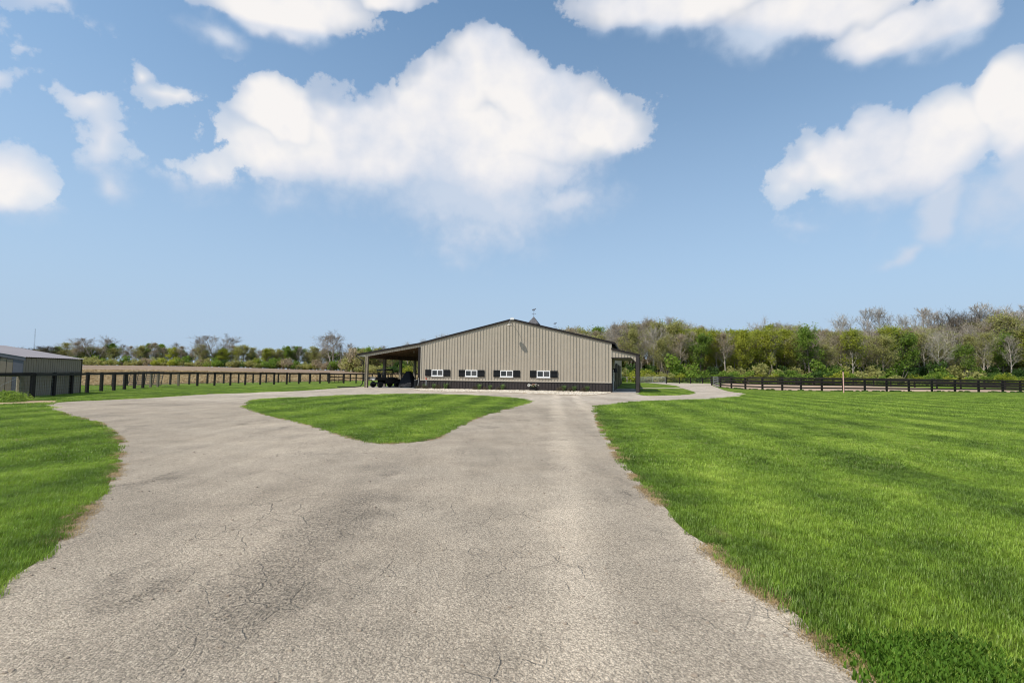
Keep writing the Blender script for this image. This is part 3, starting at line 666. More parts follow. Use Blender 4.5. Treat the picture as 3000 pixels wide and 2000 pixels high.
# gravel bed
bedpx = [(1213,1141.5),(1254,1146),(1350,1148.5),(1450,1149.5),(1520,1151.5),(1607,1155.5),(1680,1158),(1714,1158.5),(1745,1156.5),(1775,1153)]
bed_front = [G(*p) for p in bedpx]
bed = [C0 + u_ * (-.35) + n_ * .1] + bed_front + [C0 + u_ * (BW + .1) + n_ * .1]
sheet('stone_bed', bed, MATS['dirt'], .012)
def inpoly(P_, poly):
    x, y = P_[:, 0], P_[:, 1]; ins = np.zeros(len(x), bool); n = len(poly)
    for i in range(n):
        x0, y0 = poly[i][0], poly[i][1]; x1, y1 = poly[(i + 1) % n][0], poly[(i + 1) % n][1]
        if y0 == y1: continue
        c = ((y0 > y) != (y1 > y)) & (x < (x1 - x0) * (y - y0) / (y1 - y0) + x0); ins ^= c
    return ins
nr = np.random.RandomState(5)
def attr_mesh(name, V, Fc, mat, attr=None, aname='sc'):
    me = bpy.data.meshes.new(name); n = len(V); me.vertices.add(n); me.vertices.foreach_set('co', V.astype(np.float32).ravel())
    k = Fc.shape[1]; me.loops.add(Fc.size); me.loops.foreach_set('vertex_index', Fc.astype(np.int32).ravel())
    me.polygons.add(len(Fc)); me.polygons.foreach_set('loop_start', np.arange(0, Fc.size, k, dtype=np.int32))
    try: me.polygons.foreach_set('loop_total', np.full(len(Fc), k, np.int32))
    except Exception: pass
    if attr is not None:
        a = me.attributes.new(aname, 'FLOAT_VECTOR', 'POINT'); a.data.foreach_set('vector', attr.astype(np.float32).ravel())
    me.materials.append(mat); me.update(calc_edges=True); me.validate(); return me
tag(link('corn_stalk_litter', attr_mesh('corn_stalk_litter', STALKS[0], STALKS[1], strawm)), 'chopped tan corn stalks littering the stubble field beyond the fence', 'stalks', kind='stuff')
# stones: squashed octahedra-with-belt, scattered over the bed
bx0 = min(p.x for p in bed); bx1 = max(p.x for p in bed); by0 = min(p.y for p in bed); by1 = max(p.y for p in bed)
Q = np.stack([nr.uniform(bx0, bx1, 30000), nr.uniform(by0, by1, 30000)], 1); Q = Q[inpoly(Q, bed)][:9000]
k = len(Q); ang = np.arange(6) * math.pi / 3
base = np.array([[0, 0, .55]] + [[math.cos(a), math.sin(a), 0] for a in ang]); 
fc = np.array([[0, 1 + i, 1 + (i + 1) % 6] for i in range(6)])
rad = nr.uniform(.04, .10, (k, 1, 1)); V = base[None] * rad * nr.uniform(.7, 1.3, (k, 7, 1)); rot = nr.uniform(0, 6.28, k)
c_, s_ = np.cos(rot)[:, None], np.sin(rot)[:, None]; X = V[:, :, 0] * c_ - V[:, :, 1] * s_ * .7; Y = V[:, :, 0] * s_ + V[:, :, 1] * c_ * .7
V = np.stack([X + Q[:, 0:1], Y + Q[:, 1:2], V[:, :, 2] + .015 + rad[:, :, 0] * .3], 2).reshape(-1, 3)
Fc = (fc[None] + (np.arange(k) * 7)[:, None, None]).reshape(-1, 3)
sc = np.repeat(nr.uniform(0, 1, (k, 1)), 7, 0).repeat(3, 1)
tag(link('river_stones', attr_mesh('river_stones', V, Fc, stonem, sc)), 'pale river stones filling the bed along the barn front', 'stones', kind='stuff')

# plants in the bed
def tuft_mesh(name, mat, h, r, n, seed, droop=.5, wid=.012):
    q = random.Random(seed); mb = MB()
    for i in range(n):
        a = q.uniform(0, 6.28); rr = q.uniform(0, r * .35); L = h * q.uniform(.6, 1.1); o_ = q.uniform(.2, 1) * r * droop * 2
        p = Vector((math.cos(a) * rr, math.sin(a) * rr, 0)); d = Vector((math.cos(a), math.sin(a), 0)); s = Vector((-d.y, d.x, 0)) * wid
        m1 = p + d * o_ * .35 + Vector((0, 0, L * .65)); m2 = p + d * o_ + Vector((0, 0, L * q.uniform(.75, 1)))
        mb.add([p - s, p + s, m1 + s, m1 - s, m2], [(0, 1, 2, 3), (3, 2, 4)])
    return mb.mesh(name, mat)
def leafball_mesh(name, mat, h, r, n, seed, size=.05):
    q = random.Random(seed); mb = MB()
    for i in range(n):
        a = q.uniform(0, 6.28); e = q.uniform(.05, 1.5); k = q.uniform(.5, 1)
        p = Vector((math.cos(a) * math.cos(e) * r * k, math.sin(a) * math.cos(e) * r * k, math.sin(e) * h * k + .02))
        d1 = Vector((q.uniform(-1, 1), q.uniform(-1, 1), q.uniform(-.6, 1))).normalized(); d2 = d1.orthogonal().normalized()
        mb.add([p, p + d1 * size + d2 * size * .4, p + d1 * size * 2, p + d1 * size - d2 * size * .4], [(0, 1, 2, 3)])
    for i in range(9):
        a = q.uniform(0, 6.28); mb.tube((0, 0, 0), (math.cos(a) * r * .8, math.sin(a) * r * .8, h * q.uniform(.6, 1)), .012, .006, 4, False)
    return mb.mesh(name, mat)
tmesh = [tuft_mesh('tuft', L_sage, .68, .34, 170, s, .5, .016) for s in (1, 2, 3)]
smesh = [leafball_mesh('shrub', L_mar, .42, .42, 260, s) for s in (4, 5, 6)]
where = ['beside the yard hydrant', 'under the gap right of the first window shutters', 'right of the first window', 'below the second window', 'right of the second window', 'under the third window left shutter', 'right of the flower planter', 'second from the barn right corner', 'nearest the barn right corner']
bd = lambda px: C0 + u_ * BX(px)
for i, (px, py) in enumerate([(1250.6,1139),(1278,1140),(1312,1139.5),(1409,1143),(1441,1143.5),(1477,1144),(1655,1148),(1685,1148.5),(1722,1149)]):
    o = link('ornamental_grass', tmesh[i % 3]); p = bd(px) - n_ * .45; o.location = (p.x, p.y, .01); o.rotation_euler.z = i * 1.3; s = (.85, .9, 1.05, 1, .85, 1, 1, .95, .95)[i]; o.scale = (s,) * 3
    tag(o, 'light green grass tuft against the wainscot ' + where[i], 'grass tuft', 'grass tufts in the stone bed')
where2 = ['at the barn left corner downspout', 'in front of the yard hydrant', 'between the first two windows', 'below the second window right shutter', 'left of the third window', 'under the third window', 'right of the flower planter', 'second from the barn right corner', 'nearest the barn right corner']
for i, px in enumerate([1236, 1257, 1295, 1401, 1430, 1468.5, 1645, 1676, 1714]):
    o = link('low_shrub', smesh[i % 3]); p = bd(px) - n_ * .95; o.location = (p.x, p.y, .01); o.rotation_euler.z = i * 1.1; s = (.8, 1.0, 1.05, .9, .8, .75, 1.1, 1.0, 1.0)[i]; o.scale = (s,) * 3
    tag(o, 'small brownish shrub on the river stones ' + where2[i], 'shrub', 'low shrubs in the stone bed')
# flower planter
pl = thing('flower_planter', 'dark planter box of pink and white flowers by the barn wall', 'planter', bd(1566) - n_ * .3, BRZ)
MB().hexa([(-.30, -.16, 0), (.30, -.16, 0), (.30, .16, 0), (-.30, .16, 0), (-.36, -.2, .38), (.36, -.2, .38), (.36, .2, .38), (-.36, .2, .38)]).build('tub', black, pl)
for nm, mt, pts in (('pink_flowers', flowerp, [(-.1, .62), (0, .68), (.08, .66), (-.02, .48), (.02, .44)]), ('white_flowers', flowerw, [(-.3, .62), (-.2, .56), (-.14, .52), (.18, .62), (.26, .68), (.22, .54), (.5, .58)])):
    mb = MB(); q = random.Random(3)
    for (x, z) in pts:
        for k in range(5): mb.blob((x + q.uniform(-.05, .05), q.uniform(-.15, .05), z + q.uniform(-.04, .04)), .032, .032, .022, 6, 4, .2, q)
    mb.build(nm, mt, pl)
link('foliage', leafball_mesh('foliage', L_dark, .25, .34, 160, 8, .05), pl).location = (0, 0, .36)
# yard hydrant
hy = thing('yard_hydrant', 'grey yard hydrant pipe with red head in front of first window', 'hydrant', bd(1257) - n_ * .62, BRZ)
MB().tube((0, 0, 0), (0, 0, 1.0), .045, n=8).build('pipe', galv, hy)
mb = MB(); mb.box(-.05, -.06, 1.0, .06, .06, 1.14).tube((0, -.03, 1.06), (.16, -.12, 1.0), .03, n=6); mb.build('head', redp, hy)
MB().bar((-.02, 0, 1.14), (-.16, 0, 1.28), .03, .03).build('handle', redp, hy)

# ------------------------------------------------------------------ utility vehicle and covered equipment under the lean-to
ut = thing('utility_vehicle', 'black utility vehicle with dump bed and canopy parked under the lean-to', 'utility vehicle', Vector((-14.1, 55.3, .03)), R(-40)); ut.scale = (1.08, 1.08, 1.0)
# local: +y forward, x right ; 3.0 long 1.45 wide
def wheel(parent, x, y, r=.32, w=.24, rim=black, nm='wheel'):
    wh = link(nm, None, parent); wh.location = (x, y, r)
    mb = MB(); n = 20
    prof = [(r * .62, -w / 2), (r * .93, -w / 2), (r, -w * .3), (r, w * .3), (r * .93, w / 2), (r * .62, w / 2)]
    vs = [(h, rr * math.cos(2 * math.pi * i / n), rr * math.sin(2 * math.pi * i / n)) for i in range(n) for rr, h in prof]; k = len(prof)
    fs = [(i * k + j, ((i + 1) % n) * k + j, ((i + 1) % n) * k + (j + 1) % k, i * k + (j + 1) % k) for i in range(n) for j in range(k)]
    mb.add(vs, fs); mb.build('tyre', tyre, wh)
    m2 = MB(); m2.tube((-w * .3, 0, 0), (w * .3, 0, 0), r * .63, n=16)
    for i in range(5): a = i * 1.2566; m2.tube((w * .3, 0, 0), (w * .42, r * .5 * math.cos(a), r * .5 * math.sin(a)), .03, n=4)
    m2.build('rim', rim, wh); return wh
for x in (-.6, .6):
    wheel(ut, x, -1.0); wheel(ut, x, 1.05)
mb = MB(); mb.box(-.55, -1.3, .38, .55, 1.3, .55).box(-.68, -.25, .55, -.45, .75, .72).box(.45, -.25, .55, .68, .75, .72); mb.build('chassis', black, ut)
for sx in (-1, 1): MB().hexa([(sx*.66-.03,-.42,.42),(sx*.66+.03,-.42,.42),(sx*.64+.03,1.5,.45),(sx*.64-.03,1.5,.45),(sx*.66-.03,-.42,1.08),(sx*.66+.03,-.42,1.08),(sx*.6+.03,1.45,.92),(sx*.6-.03,1.45,.92)]).build('body_side', black, ut)
mb = MB(); mb.hexa([(-.6, .75, .5), (.6, .75, .5), (.55, 1.5, .5), (-.55, 1.5, .5), (-.6, .75, 1.12), (.6, .75, 1.12), (.5, 1.48, .88), (-.5, 1.48, .88)]); mb.build('hood', black, ut)
for sx in (-1, 1): MB().tube((sx * .38, 1.47, .78), (sx * .38, 1.52, .78), .07, n=10).build('headlight', galv, ut)
db = link('dump_bed', None, ut)
MB().box(-.66, -1.55, .80, .66, -.42, .84).build('bed_floor', black, db)
for sx in (-1, 1): MB().box(sx * .68 - .02, -1.55, .84, sx * .68 + .02, -.42, 1.12).build('bed_side', black, db)
MB().box(-.66, -1.58, .84, .66, -1.54, 1.14).build('tailgate', darksteel, db)
MB().box(-.6, -1.60, 1.06, .6, -1.582, 1.12).build('tailgate_rail', galv, db)
MB().box(-.55, -1.60, .90, .5, -1.582, .94).build('tailgate_stripe', white, db)
MB().box(.05, -1.60, .82, .48, -1.582, .87).build('number_strip', white, db)
for x in (-.35, .35):
    se = link('seat', None, ut); MB().box(x - .28, -.3, .75, x + .28, .25, .88).build('cushion', tarp, se)
    MB().hexa([(x - .26, -.42, .88), (x + .26, -.42, .88), (x + .26, -.28, .88), (x - .26, -.28, .88), (x - .22, -.5, 1.45), (x + .22, -.5, 1.45), (x + .22, -.4, 1.45), (x - .22, -.4, 1.45)]).build('seat_back', tarp, se)
    MB().box(x - .13, -.52, 1.46, x + .13, -.42, 1.62).build('headrest', tarp, se)
rc = MB()
for sx in (-.64, .64):
    for a, b_ in (((sx, -.45, .8), (sx * .93, -.5, 1.9)), ((sx * .93, -.5, 1.9), (sx * .93, .45, 1.93)), ((sx * .93, .45, 1.93), (sx, .95, 1.05)), ((sx, .0, .75), (sx * .93, -.1, 1.9))): rc.tube(a, b_, .03, n=6)
for y, z in ((-.5, 1.9), (.45, 1.93), (-.5, 1.35)): rc.tube((-.6, y, z), (.6, y, z), .03, n=6)
rc.build('roll_cage', black, ut)
mb = MB(); mb.hexa([(-.68, -.62, 1.9), (.68, -.62, 1.9), (.66, .6, 1.92), (-.66, .6, 1.92), (-.6, -.56, 1.99), (.6, -.56, 1.99), (.58, .5, 2.02), (-.58, .5, 2.02)]); mb.box(-.64, -.58, 1.84, .64, .55, 1.905); mb.build('canopy', black, ut)
mb = MB(); n = 14
for i in range(n):
    a0, a1 = 2 * math.pi * i / n, 2 * math.pi * (i + 1) / n
    mb.tube((-.35 + .17 * math.cos(a0), .48 + .06 * math.sin(a0), 1.22 + .16 * math.sin(a0)), (-.35 + .17 * math.cos(a1), .48 + .06 * math.sin(a1), 1.22 + .16 * math.sin(a1)), .015, n=5)
mb.tube((-.35, .48, 1.22), (-.35, .8, 1.05), .02, n=5); mb.build('steering_wheel', black, ut)
cv = thing('covered_machine', 'machine under a dark peaked tarpaulin beside the utility vehicle', 'covered machine', Vector((-11.55, 55.6, .03)), R(-15))
prof = [(1.10, .12), (1.0, .45), (.80, .85), (.52, 1.32), (.27, 1.76), (.2, 1.80)]
n = 20; vs = []; q = random.Random(2)
for (r_, z) in prof:
    for i in range(n): a = 2 * math.pi * i / n; k = 1 + (.06 * math.sin(5 * a + z) + q.uniform(-.03, .03)); sq = 1 / max(abs(math.cos(a)), abs(math.sin(a))) ** .5; vs.append((r_ * k * math.cos(a) * sq, r_ * .8 * k * math.sin(a) * sq, z))
fs = [(j * n + i, j * n + (i + 1) % n, (j + 1) * n + (i + 1) % n, (j + 1) * n + i) for j in range(len(prof) - 1) for i in range(n)] + [tuple(range((len(prof) - 1) * n, len(prof) * n))]
MB().add(vs, fs).build('tarpaulin', tarp, cv)
wheel(cv, -.62, -.55, .28, .18, rimm); wheel(cv, .62, -.55, .28, .18, black)
mw = thing('ride_on_mower', 'low dark ride-on mower in the shade by the barn corner', 'mower', Vector((-9.75, 55.4, .03)), R(-60))
mb = MB(); mb.box(-.35, -.9, .3, .35, .1, .62).hexa([(-.3, .1, .3), (.3, .1, .3), (.26, .9, .3), (-.26, .9, .3), (-.3, .1, .82), (.3, .1, .82), (.24, .85, .7), (-.24, .85, .7)]); mb.build('body', black, mw)
mb = MB(); mb.box(-.22, -.55, .62, .22, -.1, .7).box(-.22, -.65, .62, .22, -.53, 1.02); mb.build('seat', tarp, mw)
MB().box(-.55, -.35, .12, .55, .45, .28).build('cutting_deck', black, mw)
MB().tube((0, .2, .8), (0, 0, 1.05), .02, n=5).build('steering_column', vinylgrey, mw)
for x in (-.42, .42): wheel(mw, x, -.6, .27, .2); wheel(mw, x, .65, .19, .14)
dr = thing('storage_drum', 'dark upright drum against the barn corner under the lean-to', 'drum', C0 - u_ * .85 + n_ * .9, 0)
mb = MB(); mb.tube((0, 0, 0), (0, 0, .9), .3, n=16)
for z in (.02, .3, .6, .86): mb.tube((0, 0, z), (0, 0, z + .03), .315, n=16)
mb.build('barrel', black, dr); MB().tube((0, 0, .9), (0, 0, .95), .25, n=12).build('lid', vinylgrey, dr)
bg = thing('pale_bag', 'small white crumpled bag lying between the vehicle wheels', 'bag', G(1156, 1134) + Vector((0, 0, .03)))
MB().blob((0, 0, .06), .28, .14, .08, 9, 5, .25, random.Random(4)).build('sack', white, bg)

# ------------------------------------------------------------------ left shed
A = Vector((-29.05, 29.5, 0)); B = Vector((-30.55, 35.2, 0)); ab = (B - A).normalized(); pp = Vector((-ab.y, ab.x, 0))
SL = (B - A).length; srz = math.atan2(ab.y, ab.x)
sh = thing('metal_shed', 'low tan metal shed with grey roof behind the fence at left', 'shed', A, srz)
SH = 2.42; SR = 3.24; HW = 4.5
def sz(y): return SH + (SR - SH) * (y / HW if y < HW else (2 * HW - y) / HW)
mb = MB(); vs = [(0.05, .05, 0), (0.05, 2 * HW, 0), (0.05, 2 * HW, SH - .05), (0.05, HW, SR - .08), (0.05, .05, SH - .05)]
mb.add(vs + [(SL - .03, y, z) for _, y, z in vs], [(0, 4, 3, 2, 1), (5, 6, 7, 8, 9)] + [(i, (i + 1) % 5, 5 + (i + 1) % 5, 5 + i) for i in range(5)]); mb.build('wall', shedtan, sh)
n = 26; w = SL / n
for i in range(n):
    x0 = i * w; MB().box(x0, .0, .02, x0 + w - .03, .048, SH - .06).build('siding_panel', shedtan, sh)
# corrugated roof sheets (two slopes)
for sl in (0, 1):
    mb = MB(); m_ = 60; vs = []
    for i in range(m_ + 1):
        x = -.12 + (SL + .24) * i / m_; zz = .018 * (1 if i % 2 else -1)
        for y in ((-.15, HW) if sl == 0 else (HW, 2 * HW + .15)):
            vs.append((x, y, (SH + (SR - SH) / HW * y if sl == 0 else SR - (SR - SH) / HW * (y - HW)) + zz + .03))
    mb.add(vs, [(2 * i, 2 * i + 1, 2 * i + 3, 2 * i + 2) for i in range(m_)]); mb.build('roof_slope', greyroof, sh)
mb = MB(); mb.hexa([(-.10, -.1, SH - .22), (-.03, -.1, SH - .22), (-.03, HW, SR - .22), (-.10, HW, SR - .22), (-.10, -.1, SH), (-.03, -.1, SH), (-.03, HW, SR), (-.10, HW, SR)]); mb.build('rake_trim', slate, sh)
MB().box(-.06, .0, 0, .0, .48, SH - .12).build('corner_trim', slate, sh)
MB().box(SL - .03, -.03, 0, SL + .06, .08, SH).build('corner_trim', browntrim, sh)
sd_ = link('sliding_door', None, sh); n = 14
for i in range(n): y0 = .5 + i * .32; MB().box(-.05, y0, .05, .03, y0 + .29, min(sz(y0), 3) - .24).build('door_panel', shedtan, sd_)
MB().box(-.02, .5, .03, .028, 5.0, 2.3).build('door_backing', slate, sd_)

# ------------------------------------------------------------------ fences
def post_mesh(name, w, h, mat, cap=.03, seed=0):
    mb = MB(); mb.box(-w / 2, -w / 2, 0, w / 2, w / 2, h - cap); mb.hexa([(-w/2, -w/2, h - cap), (w/2, -w/2, h - cap), (w/2, w/2, h - cap), (-w/2, w/2, h - cap), (-w/2.6, -w/2.6, h), (w/2.6, -w/2.6, h), (w/2.6, w/2.6, h), (-w/2.6, w/2.6, h)])
    return mb.mesh(name, mat)
def fence(name, label, pts, h, rails, pw_=.15, rw=.15, rt=.04, mat=blackwood, wire=False, capw=0, postmats={}, skip=(), side=0):
    f = thing(name, label, 'fence', pts[0]); O = pts[0]; q = random.Random(len(pts))
    pm = {}
    for i, p in enumerate(pts):
        mt = postmats.get(i, mat)
        if mt.name not in pm: pm[mt.name] = post_mesh('post', pw_, h, mt)
        o = link('post', pm[mt.name], f); o.location = p - O; o.rotation_euler = (q.uniform(-.012, .012), q.uniform(-.012, .012), q.uniform(-.2, .2)); o.scale.z = q.uniform(.985, 1.02)
    for i in range(len(pts) - 1):
        if i in skip: continue
        a, b_ = pts[i] - O, pts[i + 1] - O; d = (b_ - a).normalized(); s = Vector((d.y, -d.x, 0))
        if s.dot(a + O) > 0: s = -s
        s = s * (pw_ / 2 + rt / 2)
        for z in rails:
            z1, z2 = z + q.uniform(-.015, .015), z + q.uniform(-.015, .015)
            MB().bar(a + s + Vector((0, 0, z1)), b_ + s + Vector((0, 0, z2)), rt, rw).build('rail', mat, f)
        if capw: MB().bar(a + Vector((0, 0, h + .022)), b_ + Vector((0, 0, h + .022)), capw, .04).build('cap_rail', mat, f)
    if wire:
        mb = MB()
        for i in range(len(pts) - 1):
            if i in skip: continue
            a, b_ = pts[i] - O, pts[i + 1] - O; L = (b_ - a).length; k = max(1, int(L / .25))
            for z in np.arange(.1, h - .1, .2): mb.tube(a + Vector((0, 0, z)), b_ + Vector((0, 0, z)), .003, n=3, cap=False)
            for j in range(1, k): p = a + (b_ - a) * j / k; mb.tube(p + Vector((0, 0, .05)), p + Vector((0, 0, h - .1)), .0025, n=3, cap=False)
        mb.build('wire_mesh', galv, f)
    return f
lf = [(-150, 1171), (-35, 1170), (93, 1168.5), (155, 1161), (207, 1155.5), (254, 1151), (296, 1147.5), (333, 1145), (364, 1142), (393, 1140), (418, 1138), (441, 1135.5), (462, 1134.3),
      (522, 1131), (577.6, 1130), (628, 1129.3), (674.5, 1128.5), (718, 1127.5), (762, 1126.6), (802.6, 1125.8), (839.6, 1125.2), (875, 1124.4), (906.7, 1123.6), (937, 1123), (963.5, 1122.5)]
lfp = [G(*p) for p in lf]
fence('pasture_fence', 'near black board-topped wire fence from the shed to the corral gate', lfp, 1.47, (1.38,), .17, .15, .05, wire=True, capw=.16, postmats={11: oldwood, 12: oldwood, 13: oldwood})
ff = [(330, 1134), (371, 1129.5), (498.5, 1126.8), (554, 1125.5), (607, 1124.3), (655, 1123.4), (698.7, 1122.6), (741, 1122), (779.6, 1121.3), (815, 1120.6), (848.7, 1120), (880, 1119.3), (909, 1118.8), (960, 1118.5), (1005, 1118), (1026, 1117.6), (1065, 1117.2), (1090, 1116.8), (1120, 1116.4), (1150, 1116), (1180, 1115.6), (1210, 1115.3), (1240, 1115)]
fence('field_fence', 'farther black fence line along the edge of the corn stubble field', [G(*p) for p in ff], 1.35, (1.27,), .16, .14, .04, wire=True, capw=.12)
cf = [(1007, 1122.3), (1043, 1122.3), (1076, 1122), (1110, 1121.6), (1145, 1121.3), (1180, 1121), (1215, 1120.6), (1245, 1120.4)]
fence('corral_fence', 'black board corral fence seen through the lean-to posts', [G(*p) for p in cf], 1.45, (1.35, .75), .17, .11, .04)
def gate(name, label, p, q, h, nr, mat, nv=2, r=.025, lean=0, board=False):
    g = thing(name, label, 'gate', p, math.atan2(q.y - p.y, q.x - p.x)); L = (q - p).length
    def T(x, z): return Vector((x, lean * z, z))
    for i in range(nr):
        z = .12 + (h - .12) * i / (nr - 1)
        (MB().bar(T(.06, z), T(L - .06, z), .03, .10) if board else MB().tube(T(.05, z), T(L - .05, z), r, n=6)).build('rail', mat, g)
    for i in range(nv):
        x = .05 + (L - .1) * i / (nv - 1)
        (MB().bar(T(x, .08), T(x, h + .05), .035, .09) if board else MB().tube(T(x, .1), T(x, h), r * 1.15, n=6)).build('upright', mat, g)
    return g
gate('corral_gate', 'black board gate at the right end of the near fence', G(966, 1122.6), G(1005, 1122.4), 1.3, 4, blackwood, 4, board=True)
gate('livestock_panel', 'dark tubular panel gate leaning behind the left fence', G(374, 1128), G(472, 1130.5), 1.5, 7, darksteel, 5, .03, .15)
# left corner: wooden brace assembly
bp = thing('brace_fence', 'weathered round-rail brace with pale post at the left edge', 'fence', G(58, 1167)); O = G(58, 1167)
p1 = Vector((0, 0, 0)); p0 = G(-80, 1172) - O
MB().tube(p1, p1 + Vector((0, 0, 1.42)), .13, n=12).build('post', oldwood, bp)
MB().bar((-.16, -.06, .0), (-.16, -.06, 1.36), .07, .05).build('lit_edge_strip', palewood, bp)  # pale strip: the post's sunlit edge painted as a lighter colour
MB().tube(p0, p0 + Vector((0, 0, 1.45)), .12, n=12).build('post', oldwood, bp)
MB().tube(p0 + Vector((0, 0, 1.37)), p1 + Vector((0, 0, 1.33)), .07, n=10).build('rail', oldwood, bp)
MB().tube(p1 + Vector((-.1, 0, 1.25)), p0 + Vector((0, 0, .1)), .012, n=5).build('brace_wire', galv, bp)
# arena fence
af = [(2085,1128.5),(2111,1134),(2143,1137.2),(2184,1139.8),(2234,1141.6),(2292,1143),(2347,1144.2),(2408,1145),(2471,1145.6),(2534,1146),(2598,1146.4),(2663,1146.8),(2730.5,1147),(2798,1147.4),(2867.6,1148),(2938,1148.6),(2990,1149.2),(3060,1150),(3130,1151),(3200,1152)]
RA = (1.42, 1.07, .72, .36)
fence('arena_fence', 'near curved four-rail black fence around the riding arena', [G(*p) for p in af], 1.52, RA, .18, .17, .05)
fr = [(2085,1128.5),(2112,1123.4),(2150,1122.2),(2190,1122.8),(2235,1124),(2285,1124.6),(2335,1125.2),(2385,1125.8),(2440,1127.2),(2500,1129.2),(2560,1131.6),(2610,1133.2),(2680,1135.2),(2745,1137),(2815,1139),(2885,1141),(2945,1143),(2990,1145),(3060,1147)]
fence('arena_back_fence', 'far four-rail black fence on the wood side of the arena', [G(*p) for p in fr], 1.5, RA, .17, .17, .05)
sheet('arena', [G(*p) for p in af] + [G(*p) for p in fr[::-1][:-1]], sandm, .012)
gate('arena_gate', 'pale tubular gate standing open at the arena corner', G(2091, 1131), G(2104, 1135.5), 1.45, 6, galv, 2, .03)
pf = [(1952,1123.5),(1991,1123.3),(2023,1123.2),(2058,1123.0),(2083,1122.8)]
fence('paddock_fence', 'black rail fence between the gravel road and the wood', [G(*p) for p in pf], 1.25, (1.15, .85), .16, .1, .04, wire=True)
gate('paddock_gate', 'long galvanised tube gate right of the barn porch', G(1875, 1122), G(1950, 1123.4), 1.25, 6, galv, 3, .03)
fence('pale_rail_fence', 'short pale wood rail fence seen past the porch', [G(1800, 1119.5), G(1837, 1119.5), G(1848, 1119), G(1873, 1121)], 1.2, (1.1,), .17, .12, .05, mat=palewood)
mk = thing('marker_pole', 'thin faded pink pipe with black cap standing on the lawn', 'pole', G(2472, 1150))
MB().tube((0, 0, 0), (0, 0, 2.3), .055, n=10).build('pipe', pinkp, mk); MB().tube((0, 0, 2.3), (0, 0, 2.42), .09, n=10).build('cap', black, mk)
# radio mast far away
rm = thing('radio_mast', 'thin distant radio mast rising over the shed roof', 'mast', (0, 0, 0)); pm_ = AT(97, 1060, 900); rm.location = (pm_.x, 900, 2.5)
mb = MB(); H_ = AT(101, 962, 900).z - 2.5
for i in range(3):
    a = i * 2.094; mb.tube((1.1 * math.cos(a), 1.1 * math.sin(a), 0), (.5 * math.cos(a), .5 * math.sin(a), H_), .12, .05, 4)
mb.build('lattice_legs', slate, rm)
mb = MB()
for z in np.arange(3, H_, 4):
    for i in range(3): a, b2 = i * 2.094, (i + 1) * 2.094; mb.tube((math.cos(a), math.sin(a), z), (math.cos(b2), math.sin(b2), z + 2), .04, n=3)
mb.build('bracing', slate, rm)

